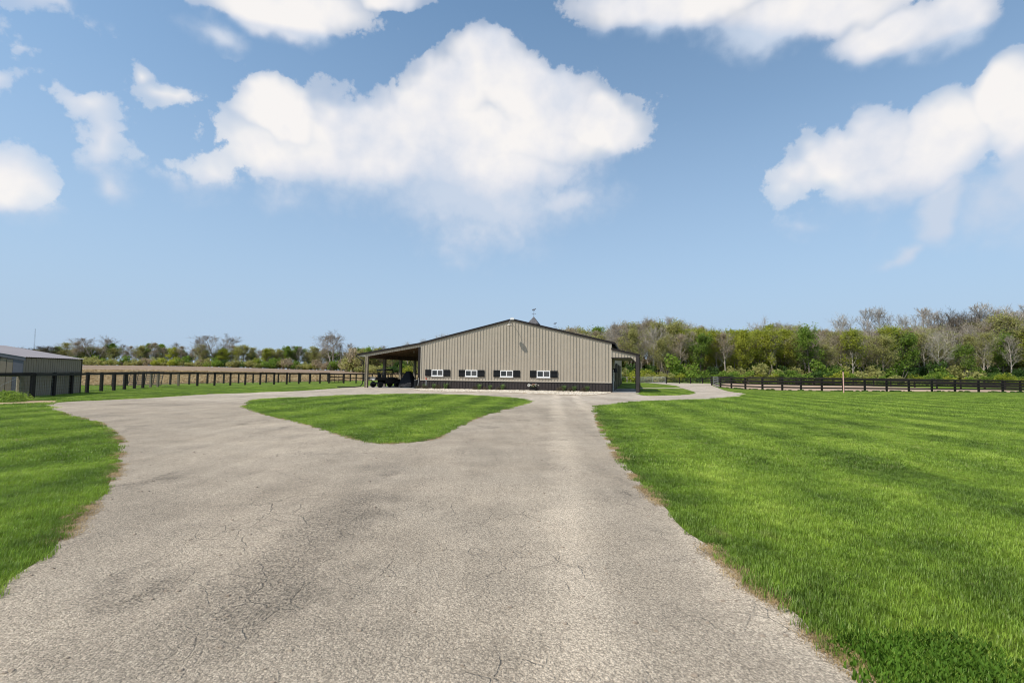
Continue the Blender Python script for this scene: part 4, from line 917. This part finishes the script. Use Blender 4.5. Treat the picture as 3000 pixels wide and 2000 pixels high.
# ------------------------------------------------------------------ trees
def tree_meshes(kind, seed, H=16, spread=4.2, start=.3, lean=.03, forks=1, twigs=4, leaf=None, nleaf=3, lsize=.22, barkm=bark, up=.5, twr=.022):
    q = random.Random(seed); segs = []; tw = []; tips = []
    def jit(d, a): return (d + Vector((q.uniform(-a, a), q.uniform(-a, a), q.uniform(-a, a)))).normalized()
    def child(d, ang, az_):
        o = d.orthogonal().normalized(); o = Matrix.Rotation(az_, 3, d) @ o
        return (d * math.cos(ang) + o * math.sin(ang)).normalized()
    def grow(p, d, L, r, lev):
        if lev == 3:
            for k in range(2):
                d = jit(d, .22); d.z += .05; d.normalize(); e = p + d * (L / 2); tw.append((p, e, r * (1 - .5 * k), r * (.5 if k == 0 else .12))); p = e
                if k == 0 or q.random() < .6: tips.append(e)
                for _ in range(twigs // 2 if k == 0 else 1):
                    dd = child(d, q.uniform(.4, .9), q.uniform(0, 6.28)); e2 = p + dd * L * q.uniform(.35, .6); tw.append((p, e2, r * .5, r * .1)); tips.append(e2)
            return
        n = (9, 5, 4)[lev]; pts_ = p; az_ = q.uniform(0, 6.28)
        for i in range(n):
            d = jit(d, (.05, .16, .2)[lev]); d.z += (0.04, up * .18, .08)[lev]; d.normalize()
            f0, f1 = 1 - .78 * i / n, 1 - .78 * (i + 1) / n
            e = p + d * (L / n); segs.append((p, e, r * f0, r * f1, lev)); t_ = (i + 1) / n
            if lev == 0:
                if t_ >= start:
                    for _ in range(2 if t_ < .95 else 3):
                        az_ += 2.4 + q.uniform(-.4, .4); env = math.sin(math.pi * min(1, (t_ - start) / (1.02 - start) * .8 + .22)) ** .8
                        Lc = spread * (0.45 + .75 * env) * q.uniform(.75, 1.15)
                        grow(e, child(d, q.uniform(.55, .95) * (1.15 - .45 * t_), az_), Lc, r * f1 * .42 + .02, 1)
            elif lev == 1:
                if i >= 1:
                    for _ in range(2):
                        az_ += 2.2 + q.uniform(-.5, .5); grow(e, child(d, q.uniform(.45, .9), az_), L * q.uniform(.38, .58), r * f1 * .5 + .008, 2)
            else:
                for _ in range(2 if i else 1):
                    az_ += 2.3; grow(e, child(d, q.uniform(.4, .9), az_), L * q.uniform(.35, .55), max(twr, r * f1 * .4), 3)
            p = e
    r0 = H * .016
    if forks == 1: grow(Vector((0, 0, -.2)), Vector((q.uniform(-lean, lean), q.uniform(-lean, lean), 1)).normalized(), H * .86, r0, 0)
    else:
        b0 = Vector((0, 0, -.2)); d0 = Vector((0, 0, 1)); f_ = b0 + d0 * H * .12; segs.append((b0, f_, r0 * 1.5, r0 * 1.2, 0))
        for k in range(forks):
            grow(f_, child(d0, q.uniform(.2, .42), k * 6.28 / forks + q.uniform(0, .5)), H * .74, r0, 0)
    # rescale to exact height
    top = max(max(b_.z for a, b_, *_ in tw), 1); s_ = H / top
    mb = MB()
    for (a, b_, ra, rb, lev) in segs: mb.tube(a * s_, b_ * s_, ra, rb, (7, 5, 3)[lev], False)
    trunk = mb.mesh(kind + '_trunk', barkm)
    n = len(tw); A_ = np.array([list(a * s_) for a, *_ in tw]); B_ = np.array([list(b_ * s_) for _, b_, *_ in tw]); ra = np.array([x[2] for x in tw]); rb = np.array([x[3] for x in tw])
    D = B_ - A_; D /= np.linalg.norm(D, axis=1)[:, None] + 1e-9; rs_ = np.random.RandomState(seed); o = rs_.normal(size=(n, 3)); o = np.cross(D, o); o /= np.linalg.norm(o, axis=1)[:, None] + 1e-9
    o2 = np.cross(D, o)
    V = np.stack([A_ - o * ra[:, None], A_ + o * ra[:, None], B_ + o * rb[:, None], B_ - o * rb[:, None], A_ - o2 * ra[:, None], A_ + o2 * ra[:, None], B_ + o2 * rb[:, None], B_ - o2 * rb[:, None]], 1).reshape(-1, 3)
    Fq = (np.array([[0, 1, 2, 3], [4, 5, 6, 7]])[None] + (np.arange(n) * 8)[:, None, None]).reshape(-1, 4)
    me_t = attr_mesh(kind + '_twigs', V, Fq, barkm)
    me_l = None
    if leaf:
        Tp = np.array([list(t_ * s_) for t_ in tips]); 
        # leafy clumps of uneven density
        keep = np.array([noise.noise(Vector(t_ * .45) + Vector((seed, 0, 0))) > -.28 for t_ in Tp]); Tp = Tp[keep] if keep.sum() > 50 else Tp
        Tp = np.repeat(Tp, nleaf, 0); k = len(Tp); Tp = Tp + rs_.normal(scale=.26, size=(k, 3))
        a = rs_.normal(size=(k, 3)); a[:, 2] *= .5; a /= np.linalg.norm(a, axis=1)[:, None]; b2 = np.cross(a, rs_.normal(size=(k, 3))); b2 /= np.linalg.norm(b2, axis=1)[:, None] + 1e-9
        s = rs_.uniform(.5, 1.2, (k, 1)) * lsize
        V = np.stack([Tp - a * s, Tp + b2 * s * .6, Tp + a * s, Tp - b2 * s * .6], 1).reshape(-1, 3)
        me_l = attr_mesh(kind + '_leaves', V, np.arange(k * 4).reshape(-1, 4), leaf)
    return trunk, me_t, me_l
KIND = {
 'bare':  [tree_meshes('bare', 11, 17, 3.6, .38, barkm=bark, up=.8, twr=.03), tree_meshes('bare', 12, 17, 4.2, .35, barkm=barkp, up=.6, twr=.03), tree_meshes('bare', 13, 17, 3.4, .45, barkm=bark, up=.9, twr=.03)],
 'bud':   [tree_meshes('bud', 21, 15, 3.7, .32, leaf=L_oli, nleaf=1, lsize=.16), tree_meshes('bud', 22, 15, 3.4, .36, leaf=L_brn, nleaf=1, lsize=.15), tree_meshes('bud', 23, 15, 3.9, .3, leaf=L_oli, nleaf=2, lsize=.17, barkm=barkd)],
 'yellow':[tree_meshes('yellow', 31, 14, 4.1, .22, leaf=L_yel, nleaf=3, lsize=.19, barkm=barkd), tree_meshes('yellow', 32, 14, 3.7, .28, leaf=L_yel, nleaf=2, lsize=.2)],
 'green': [tree_meshes('green', 41, 14, 3.9, .25, leaf=L_grn, nleaf=2, lsize=.2, barkm=barkd), tree_meshes('green', 42, 14, 3.7, .28, leaf=L_grn, nleaf=2, lsize=.2, barkm=barkd)],
 'open':  [tree_meshes('open', 51, 18, 4.6, .3, forks=3, barkm=barkd, up=.35, twr=.035), tree_meshes('open', 52, 17, 4.0, .32, forks=2, barkm=bark, up=.4, twr=.035)],
 'dead':  [tree_meshes('dead', 61, 12, 2.2, .45, barkm=palewood, up=.2, twigs=0)],
}
ADJ = {'bare': 'bare grey', 'bud': 'olive budding', 'yellow': 'yellow-green leafy', 'green': 'green leafy', 'open': 'spreading bare', 'dead': 'pale dead'}
TREES = []
def plant(px, topy, kind, Y, var=None, where='', width=1.0, uniq=True):
    X = (px - CX) / FPX * Y; z0 = terr(X, Y); top = AT(px, topy, Y).z; H = max(3, top - z0)
    v = KIND[kind][rng.randrange(len(KIND[kind])) if var is None else var % len(KIND[kind])]
    H0 = {'bare': 17, 'bud': 15, 'yellow': 14, 'green': 14, 'open': 18 if v is KIND['open'][0] else 17, 'dead': 12}[kind]
    s = H / H0; sw = s * width * rng.uniform(.92, 1.1)
    r = link(kind if kind.endswith('tree') else {'bare': 'bare_tree', 'bud': 'budding_tree', 'yellow': 'leafy_tree', 'green': 'leafy_tree', 'open': 'bare_tree', 'dead': 'dead_tree'}[kind], None)
    r.location = (X, Y, z0); r.rotation_euler.z = rng.uniform(0, 6.28); r.scale = (sw, sw, s); r.empty_display_size = .5
    link('trunk', v[0], r); link('branches', v[1], r)
    if v[2]: link('crown', v[2], r)
    TREES.append(dict(o=r, px=px, kind=kind, H=H, where=where, Y=Y, uniq=uniq)); return r
# right-hand wood: skyline heights by photo column
SKY = [(1600,962),(1640,950),(1700,945),(1750,955),(1820,935),(1860,938),(1900,922),(1960,928),(2000,936),(2030,948),(2060,945),(2100,952),(2150,958),(2200,960),(2230,945),(2270,930),(2310,940),(2350,945),(2400,950),(2450,955),(2500,952),(2550,950),(2650,945),(2720,935),(2780,938),(2850,930),(2900,915),(2950,905),(3000,900),(3100,895),(3400,890)]
tall = [(1800,936,'bare'),(1838,932,'bare'),(1866,940,'bare'),(1903,921,'bare'),(1925,934,'bare'),(1962,924,'bare'),(1990,930,'bare'),(2012,938,'bare'),(2062,943,'open'),(2274,922,'open'),
        (2478,914,'bare'),(2525,896,'bare'),(2585,893,'bare'),(2655,912,'bare'),(2722,892,'bare'),(2745,896,'bare'),(2806,884,'open'),(2848,884,'bare'),(2925,888,'bare'),(2960,884,'bare'),(2998,880,'bare'),(3050,882,'bare'),(3110,880,'bare')]
for i, (px, y, k) in enumerate(tall): plant(px, y, k, 132 + (i * 7) % 9, i, 'in the right wood')
front = [(1655,968,'bud'),(1700,972,'bud'),(1745,985,'bud'),(1790,975,'bare'),(1822,982,'bud'),(1850,955,'bud'),(1880,985,'bare'),(1912,950,'bare'),(1935,985,'bud'),(1960,968,'bud'),(1988,972,'bud'),(2008,960,'yellow'),(2036,965,'dead'),(2052,978,'green'),(2080,985,'bud'),(2100,962,'yellow'),(2128,968,'bud'),(2150,1000,'bare'),
 (2172,962,'yellow'),(2200,1000,'bud'),(2226,965,'yellow'),(2262,958,'yellow'),(2300,962,'yellow'),(2345,975,'bud'),(2372,945,'green'),(2392,1000,'bud'),(2420,1005,'bud'),(2440,985,'bud'),(2470,975,'bud'),(2498,960,'yellow'),(2530,972,'bud'),(2560,990,'bud'),(2588,975,'bud'),(2618,950,'yellow'),(2648,965,'green'),(2680,975,'bud'),(2710,962,'bud'),(2745,965,'bare'),(2770,1000,'bud'),(2800,1005,'bare'),(2824,1000,'green'),(2850,975,'bud'),(2880,960,'bud'),(2905,950,'bud'),(2935,965,'green'),(2962,975,'bare'),(2985,955,'green'),(3020,950,'bud'),(3060,945,'yellow'),(3105,950,'bud')]
for i, (px, y, k) in enumerate(front): plant(px, y, k, 117 + (i * 5) % 8, i, 'at the front of the right wood')
for row in range(4):
    for px in range(1600 + row * 9, 3250, 31):
        k = rng.choice(['bud', 'bud', 'bare', 'bud', 'bare', 'bud', 'bud', 'bare', 'yellow' if 1990 < px < 2350 else 'bud', 'green'])
        Y = 127 + row * 9 + rng.uniform(-3, 3)
        plant(px + rng.uniform(-12, 12), interp(SKY, px) + rng.uniform(4, 30) - row * 1, k, Y, None, 'deep', uniq=False)
# left tree line beyond the stubble field
LT_ = [(30,1018,'bud'),(60,1022,'bud'),(85,1014,'open'),(110,1024,'bud'),(140,1007,'open'),(170,1020,'green'),(200,1003,'bud'),(226,1004,'bud'),(255,1018,'bud'),(280,980,'open'),(308,1018,'bud'),(335,1010,'green'),(362,1010,'bare'),(388,1016,'bud'),(412,1014,'bud'),(430,1010,'green'),(455,1006,'bud'),(478,1012,'green'),
 (514,1005,'bare'),(537,1016,'bud'),(572,997,'bare'),(586,1008,'bud'),(604,1022,'green'),(634,973,'open'),(655,1026,'yellow'),(685,1014,'bud'),(715,1012,'bud'),(743,1018,'bud'),(774,1028,'bud'),(794,1022,'bud'),(828,1026,'bud'),(848,1018,'green'),(862,1016,'bare'),(878,1016,'bare'),(900,1026,'bare'),(924,1017,'bud'),(945,1028,'bud'),(973,966,'open'),(1000,1012,'bare'),(1022,1006,'bare'),(1042,1036,'yellow')]
for i, (px, y, k) in enumerate(LT_):
    Y = 325 if px < 950 else 300; plant(px, y - (5 if k != 'open' else 2), k, Y + (i * 7) % 12, i, 'left', width=1.25 if k != 'open' else 1.5)
for px, y, k in ((1084,1012,'green'),(1062,1022,'bud'),(1105,1020,'bud'),(1128,1010,'bare'),(1150,1020,'bud'),(1172,1012,'bare'),(1196,998,'bare'),(1218,1012,'bud'),(1243,988,'bare'),(1292,972,'bare'),(1262,1000,'bud'),(1320,985,'bare')):
    plant(px, y, k, 205 + rng.uniform(0, 12), None, 'behind')
for row in range(2):
    for px in range(-60, 1180, 30):
        plant(px + rng.uniform(-10, 10), (1026 if px < 500 else 1034) + rng.uniform(-4, 8), rng.choice(['bud', 'bud', 'green', 'bare', 'bud']), 338 + row * 12, None, 'leftdeep', width=1.3, uniq=False)
for px in range(-40, 1060, 24): plant(px + rng.uniform(-8, 8), rng.uniform(1012, 1032), rng.choice(['bud', 'bud', 'bud', 'bare', 'bud', 'yellow', 'green']), 327 + rng.uniform(0, 8), None, 'leftdeep', width=1.2, uniq=False)
for px in range(1050, 1330, 13): plant(px + rng.uniform(-5, 5), rng.uniform(1012, 1030), rng.choice(['bud', 'bare', 'bud', 'green']), 225 + rng.uniform(0, 20), None, 'leftdeep', uniq=False)
# labels
def where_of(px):
    if px < 250: return 'above the shed'
    if px < 480: return 'over the leaning panel gate'
    if px < 700: return 'over the middle of the stubble field'
    if px < 900: return 'over the right half of the stubble field'
    if px < 1060: return 'left of the barn lean-to'
    if px < 1235: return 'seen past the lean-to roof'
    if px < 1500: return 'over the left roof slope'
    if px < 1780: return 'over the right roof slope of the barn'
    if px < 1880: return 'over the porch roof'
    if px < 2085: return 'over the gravel road bend'
    if px < 2250: return 'behind the left end of the arena'
    if px < 2460: return 'left of the pink pole'
    if px < 2640: return 'right of the pink pole'
    if px < 2830: return 'behind the right part of the arena'
    return 'at the right edge of the photo'
ORD = ['first', 'second', 'third', 'fourth', 'fifth', 'sixth', 'seventh', 'eighth', 'ninth', 'tenth', 'eleventh', 'twelfth']
from collections import defaultdict
grp = defaultdict(list)
for T_ in TREES:
    if T_['uniq']: grp[(('tall ' if 'in the right wood' == T_['where'] else '') + ADJ[T_['kind']], where_of(T_['px']))].append(T_)
for (adj, wh), L_ in grp.items():
    L_.sort(key=lambda d: d['px'])
    for i, T_ in enumerate(L_):
        ordn = '' if len(L_) == 1 else ', ' + ORD[i] + ' such from the left'
        tag(T_['o'], f'{adj} tree {wh}{ordn}', 'tree', 'trees of the right wood' if T_['px'] > 1500 else 'trees of the left tree line')
for T_ in TREES:
    if not T_['uniq']:
        rt_ = T_['where'] == 'deep'
        tag(T_['o'], ADJ[T_['kind']] + (' tree deep in the wood ' if rt_ else ' tree in the back line ') + where_of(T_['px']), 'tree', ('back trees of the right wood' if rt_ else 'back trees of the left tree line') + ', ' + ADJ[T_['kind']] + ', ' + where_of(T_['px']))
# shrubs along both edges
def bush_mesh(name, mat, seed, n=900, sz_=.13):
    rs_ = np.random.RandomState(seed); c = rs_.normal(scale=(.75, .6, .45), size=(9, 3)); c[:, 2] = np.abs(c[:, 2]) + .55
    idx = rs_.randint(0, 9, n); d = rs_.normal(size=(n, 3)); d /= np.linalg.norm(d, axis=1)[:, None]; Pn = c[idx] + d * rs_.uniform(.3, .62, (n, 1)); Pn = Pn[Pn[:, 2] > .02]; k = len(Pn)
    a = rs_.normal(size=(k, 3)); a /= np.linalg.norm(a, axis=1)[:, None]; b2 = np.cross(a, rs_.normal(size=(k, 3))); b2 /= np.linalg.norm(b2, axis=1)[:, None]; s = rs_.uniform(.5, 1.3, (k, 1)) * sz_
    V = np.stack([Pn - a * s, Pn + b2 * s * .6, Pn + a * s, Pn - b2 * s * .6], 1).reshape(-1, 3)
    return attr_mesh(name, V, np.arange(k * 4).reshape(-1, 4), mat)
bushes = [bush_mesh('foliage', m_, i) for i, m_ in enumerate((L_grn, L_yel, L_dark, L_oli, L_grn, L_brn))]
bst = MB(); q = random.Random(9)
for i in range(7): a = q.uniform(0, 6.28); bst.tube((0, 0, -.1), (math.cos(a) * q.uniform(.2, .8), math.sin(a) * q.uniform(.2, .7), q.uniform(.7, 1.4)), .04, .015, 4, False)
bst = bst.mesh('stems', barkd)
BSH = ['green', 'yellow-green', 'dark green', 'olive', 'green', 'brownish']
sh_list = []
def bush(px, Y, H, kind, w=1.3, wood=True):
    X = (px - CX) / FPX * Y; r = link('shrub', None); r.location = (X, Y, terr(X, Y)); r.rotation_euler.z = rng.uniform(0, 6); s = H / 1.7; r.scale = (s * w, s * w, s)
    link('foliage', bushes[kind], r); link('stems', bst, r); sh_list.append((px, kind, r, wood))
for px in range(1610, 3250, 21):
    k = rng.choice([0, 2, 1, 4, 0, 3, 1]); bush(px + rng.uniform(-8, 8), 110.5 + rng.uniform(-2.5, 3), rng.uniform(1.3, 2.6), k)
for px in range(1620, 3250, 48):
    bush(px + rng.uniform(-8, 8), 116 + rng.uniform(-2, 3), rng.uniform(3.0, 5.0), rng.choice([0, 3, 2, 3, 2, 2, 0]), 1.0)
for k_ in range(2):
  for px in range(1610 + 9 * k_, 3300, 23):
    bush(px + rng.uniform(-8, 8), (138, 158)[k_] + rng.uniform(-3, 3), rng.uniform(4.0, 6.5), rng.choice([2, 0, 3, 5, 3]), 1.2)
for px in range(1040, 1330, 12): bush(px + rng.uniform(-4, 4), rng.uniform(214, 235), rng.uniform(5.5, 9.5), rng.choice([3, 2, 0, 3, 5]), .9, False)
for px in range(-40, 1240, 12):
    Y = 318 if px < 950 else (292 if px < 1060 else 198); bush(px + rng.uniform(-6, 6), Y + rng.uniform(-2, 6), rng.uniform(3.0, 6.0) * (Y / 318), rng.choice([0, 3, 3, 5, 2, 0, 3, 3, 1]), 1.2, False)
sh_list.sort(key=lambda t_: t_[0]); cnt = defaultdict(int); tot = defaultdict(int)
for px, kd, r, wd in sh_list: tot[(where_of(px), kd % 4 if kd != 5 else 5, wd)] += 1
ORD += ['thirteenth', 'fourteenth', 'fifteenth', 'sixteenth', 'seventeenth', 'eighteenth', 'nineteenth', 'twentieth'] + ['twenty-' + w for w in ('first', 'second', 'third', 'fourth', 'fifth', 'sixth', 'seventh', 'eighth', 'ninth')] + ['thirtieth'] + ['thirty-' + w for w in ('first', 'second', 'third', 'fourth', 'fifth', 'sixth', 'seventh', 'eighth', 'ninth')] + ['fortieth'] + ['forty-' + w for w in ('first', 'second', 'third', 'fourth', 'fifth', 'sixth', 'seventh', 'eighth', 'ninth')] + ['fiftieth'] * 20
for px, kd, r, wd in sh_list:
    key = (where_of(px), kd % 4 if kd != 5 else 5, wd); i = cnt[key]; cnt[key] += 1
    tag(r, f'{BSH[kd]} low shrub {where_of(px)}' + ('' if tot[key] == 1 else ', ' + ORD[i] + ' from the left'), 'shrub', 'undergrowth shrubs of the right wood' if wd else 'undergrowth shrubs of the left tree line')
# leaf litter / ground cover of the wood: low green mass
P_ = np.stack([nr.uniform(8, 175, 26000), nr.uniform(108, 165, 26000)], 1); k = len(P_)
a = nr.normal(size=(k, 3)); a[:, 2] = np.abs(a[:, 2]); a /= np.linalg.norm(a, axis=1)[:, None]; b2 = np.cross(a, nr.normal(size=(k, 3))); b2 /= np.linalg.norm(b2, axis=1)[:, None]
Z = np.abs(nr.normal(scale=.35, size=k)); Pn = np.stack([P_[:, 0], P_[:, 1], Z], 1)
V = np.stack([Pn - a * .2, Pn + b2 * .13, Pn + a * .2, Pn - b2 * .13], 1).reshape(-1, 3)
tag(link('forest_undergrowth', attr_mesh('forest_undergrowth', V, np.arange(k * 4).reshape(-1, 4), L_grn)), 'low green undergrowth on the floor of the right wood', 'undergrowth', kind='stuff')
# weeds at the left brace fence
o = link('weed_clump', leafball_mesh('weed_clump', L_grn, .55, .95, 1400, 21, .045)); g_ = G(18, 1176); o.location = (g_.x, g_.y, 0); o.scale = (1.3, 1, 1); tag(o, 'bushy green weeds growing below the weathered brace rail', 'weeds')
# small weeds along the arena fence foot
mb = MB(); q = random.Random(12)
for i in range(90):
    px = q.uniform(2120, 3000); yb = interp(af, px); p = G(px, yb + q.uniform(-.3, .6)); r_ = q.uniform(.08, .22); mb.blob((p.x, p.y, r_ * .25), r_ * 1.5, r_, r_ * .6, 7, 4, .35, q)
tag(mb.build('fence_foot_weeds', L_dark), 'low dark weeds and clods along the foot of the arena fence', 'weeds', kind='stuff')

# ------------------------------------------------------------------ grass blades near the camera (patches instanced on points)
def patch(name, size, nb, hmin, hmax, wid, seed, mat=bladem, lean=.45):
    rs_ = np.random.RandomState(seed); p = rs_.uniform(-size / 2 * 1.15, size / 2 * 1.15, (nb, 2)); h = rs_.uniform(hmin, hmax, nb); a = rs_.uniform(0, 6.28, nb)
    d = np.stack([np.cos(a), np.sin(a)], 1); L = rs_.uniform(.1, 1, nb) * lean * h; sd_x = np.stack([-d[:, 1], d[:, 0]], 1) * wid / 2 * rs_.uniform(.7, 1.3, (nb, 1))
    z0 = np.zeros(nb) - .005
    v0 = np.column_stack([p - sd_x, z0]); v1 = np.column_stack([p + sd_x, z0]); m1 = p + d * (L * .35)[:, None]
    v2 = np.column_stack([m1 + sd_x * .8, h * .6]); v3 = np.column_stack([m1 - sd_x * .8, h * .6]); v4 = np.column_stack([p + d * L[:, None], h])
    V = np.stack([v0, v1, v2, v3, v4], 1).reshape(-1, 3); k = np.arange(nb)[:, None] * 5
    T = np.concatenate([k + np.array([[0, 1, 2]]), k + np.array([[0, 2, 3]]), k + np.array([[3, 2, 4]])], 0)
    at = np.repeat(rs_.uniform(0, 1, (nb, 3)), 5, 0)
    return attr_mesh(name, V, T, mat, at, 'bl')
def scatter(name, pts, sc, patches, label, cat, seed):
    n = len(pts); me = bpy.data.meshes.new(name); me.vertices.add(n); me.vertices.foreach_set('co', np.column_stack([pts, np.full(n, .012)]).astype(np.float32).ravel())
    rs_ = np.random.RandomState(seed)
    a = me.attributes.new('rot', 'FLOAT_VECTOR', 'POINT'); a.data.foreach_set('vector', np.column_stack([np.zeros((n, 2)), rs_.uniform(0, 6.28, n)]).astype(np.float32).ravel())
    a = me.attributes.new('scl', 'FLOAT', 'POINT'); a.data.foreach_set('value', sc.astype(np.float32))
    o = link(name, me)
    ng = bpy.data.node_groups.new(name + '_nodes', 'GeometryNodeTree')
    ng.interface.new_socket('Geometry', in_out='INPUT', socket_type='NodeSocketGeometry'); ng.interface.new_socket('Geometry', in_out='OUTPUT', socket_type='NodeSocketGeometry')
    t = NT(ng); i_ = t.new('NodeGroupInput'); o_ = t.new('NodeGroupOutput'); jn = t.new('GeometryNodeJoinGeometry')
    gi_ = t.new('GeometryNodeGeometryToInstance')
    for pmesh in patches:
        po = bpy.data.objects.new(name + '_source', pmesh)
        inf = t.new('GeometryNodeObjectInfo'); inf.inputs['Object'].default_value = po; inf.inputs['As Instance'].default_value = True
        t.l.new(inf.outputs['Geometry'], gi_.inputs[0])
    ip = t.new('GeometryNodeInstanceOnPoints'); t.l.new(i_.outputs[0], ip.inputs['Points']); t.l.new(gi_.outputs[0], jn.inputs[0])
    if len(patches) > 1:
        jn2 = t.new('GeometryNodeJoinGeometry')
        t.n.remove(gi_)
        for nd in [x for x in t.n if x.bl_idname == 'GeometryNodeObjectInfo']: t.l.new(nd.outputs['Geometry'], jn2.inputs[0])
        t.l.new(jn2.outputs[0], ip.inputs['Instance']); ip.inputs['Pick Instance'].default_value = True
    else:
        t.l.new(inf.outputs['Geometry'], ip.inputs['Instance'])
    na = t.new('GeometryNodeInputNamedAttribute', data_type='FLOAT_VECTOR'); na.inputs['Name'].default_value = 'rot'
    e2r = t.new('FunctionNodeEulerToRotation'); t.l.new(na.outputs[0], e2r.inputs[0]); t.l.new(e2r.outputs[0], ip.inputs['Rotation'])
    ns = t.new('GeometryNodeInputNamedAttribute', data_type='FLOAT'); ns.inputs['Name'].default_value = 'scl'; t.l.new(ns.outputs[0], ip.inputs['Scale'])
    t.l.new(ip.outputs[0], o_.inputs[0])
    md = o.modifiers.new('scatter', 'NODES'); md.node_group = ng
    return tag(o, label, cat, kind='stuff')
hard = [drive_pts, road, [Vector(p) for p in bed]]
dirtp = gs(([(-60,1180),(30,1179),(90,1174),(160,1173.5),(165,1177),(130,1181.5),(60,1184),(-60,1186)]))
def lawn_points(y0, y1, step, jit=.5):
    ysn = np.arange(y0, y1, step); out = []
    for y in ysn:
        x = np.arange(-(1.12 * y + 1.5), 1.12 * y + 1.5, step); out.append(np.column_stack([x, np.full(len(x), y)]))
    P_ = np.concatenate(out); P_ = P_ + nr.uniform(-jit, jit, P_.shape) * step
    m = np.ones(len(P_), bool)
    for h in hard: m &= ~inpoly(P_, h)
    m |= inpoly(P_, isl); m &= ~inpoly(P_, dirtp)
    bxm = (P_ - np.array([C0.x, C0.y])) @ np.array([[u_.x, n_.x], [u_.y, n_.y]])
    m &= ~((bxm[:, 0] > -7) & (bxm[:, 0] < BW + 3) & (bxm[:, 1] > -.3) & (bxm[:, 1] < 48))
    return P_[m]
def hscale(P_): return np.array([.75 + .55 * (noise.noise(Vector((x * .7, y * .7, 3))) + .5) for x, y in P_])
P1 = lawn_points(2.4, 9.5, .13); scatter('grass_near', P1, hscale(P1), [patch('pa', .15, 120, .018, .052, .0042, s, bladem, .95) for s in (1, 2, 3)], 'short bright green mown grass nearest the camera', 'grass', 1)
P2 = lawn_points(9.5, 22, .24); scatter('grass_middle', P2, hscale(P2), [patch('pb', .27, 150, .020, .052, .0075, s, bladem, .95) for s in (4, 5, 6)], 'short green mown grass beside the drive and on the island', 'grass', 2)
P3 = lawn_points(22, 52, .5); scatter('grass_far', P3, hscale(P3), [patch('pc', .56, 190, .03, .07, .016, s, bladem, .9) for s in (7, 8)], 'short green lawn grass toward the arena and barn', 'grass', 3)
# dry straw litter along the drive edges
def along(pts, n, spread, inside=1, seed=0):
    rs_ = np.random.RandomState(seed); A_ = np.array([[p.x, p.y] for p in pts]); seg = np.linalg.norm(np.diff(A_, axis=0), axis=1); c = np.concatenate([[0], np.cumsum(seg)])
    t_ = rs_.uniform(0, c[-1], n); keep = np.array([noise.noise(Vector((v * .6, seed, 0))) > .0 for v in t_]); t_ = t_[keep]
    x = np.interp(t_, c, A_[:, 0]); y = np.interp(t_, c, A_[:, 1]); off_ = rs_.normal(scale=spread, size=(len(t_), 2)); return np.column_stack([x, y]) + off_
strw = [patch('ps', .14, 26, .004, .014, .004, s, strawm, 5) for s in (11, 12)]
PS = np.concatenate([along([p for p in rs if p.y < 22], 3000, .05, seed=1), along([p for p in ls if p.y < 22], 2200, .055, seed=2), along([p for p in isl if p.y < 26], 1200, .06, seed=3)])
scatter('dry_straw', PS, np.random.RandomState(3).uniform(.7, 1.3, len(PS)), strw, 'dry tan straw litter lying along the drive edges', 'straw', 5)
# clover patch in the right foreground
cl = patch('pcl', .2, 46, .02, .05, .017, 31, cloverm, .9); cen = np.array([[p.x, p.y] for p in gp([(2700, 1930), (2560, 1905), (2840, 1960), (2650, 1990), (2780, 1900), (2930, 1985)])])
rs_ = np.random.RandomState(8); PC = np.concatenate([c + rs_.normal(scale=(.14, .06), size=(26, 2)) for c in cen]); mC = ~inpoly(PC, drive_pts)
scatter('clover', PC[mC], rs_.uniform(.7, 1.2, mC.sum()), [cl], 'dark green clover patch in the lower right corner', 'clover', 6)
# loose stones on the drive
mb = MB(); q = random.Random(17)
for i in range(420):
    y = 2.6 + 16 * q.random() ** 1.6; x = q.uniform(-1.05 * y, .9 * y)
    if not inpoly(np.array([[x, y]]), drive_pts)[0] or inpoly(np.array([[x, y]]), isl)[0]: continue
    r_ = q.uniform(.006, .017); mb.blob((x, y, .008), r_ * 1.3, r_, r_ * .7, 6, 4, .3, q)
tag(mb.build('loose_pebbles', stonem), 'loose pebbles scattered over the worn asphalt drive', 'pebbles', kind='stuff')
bpy.context.view_layer.update()
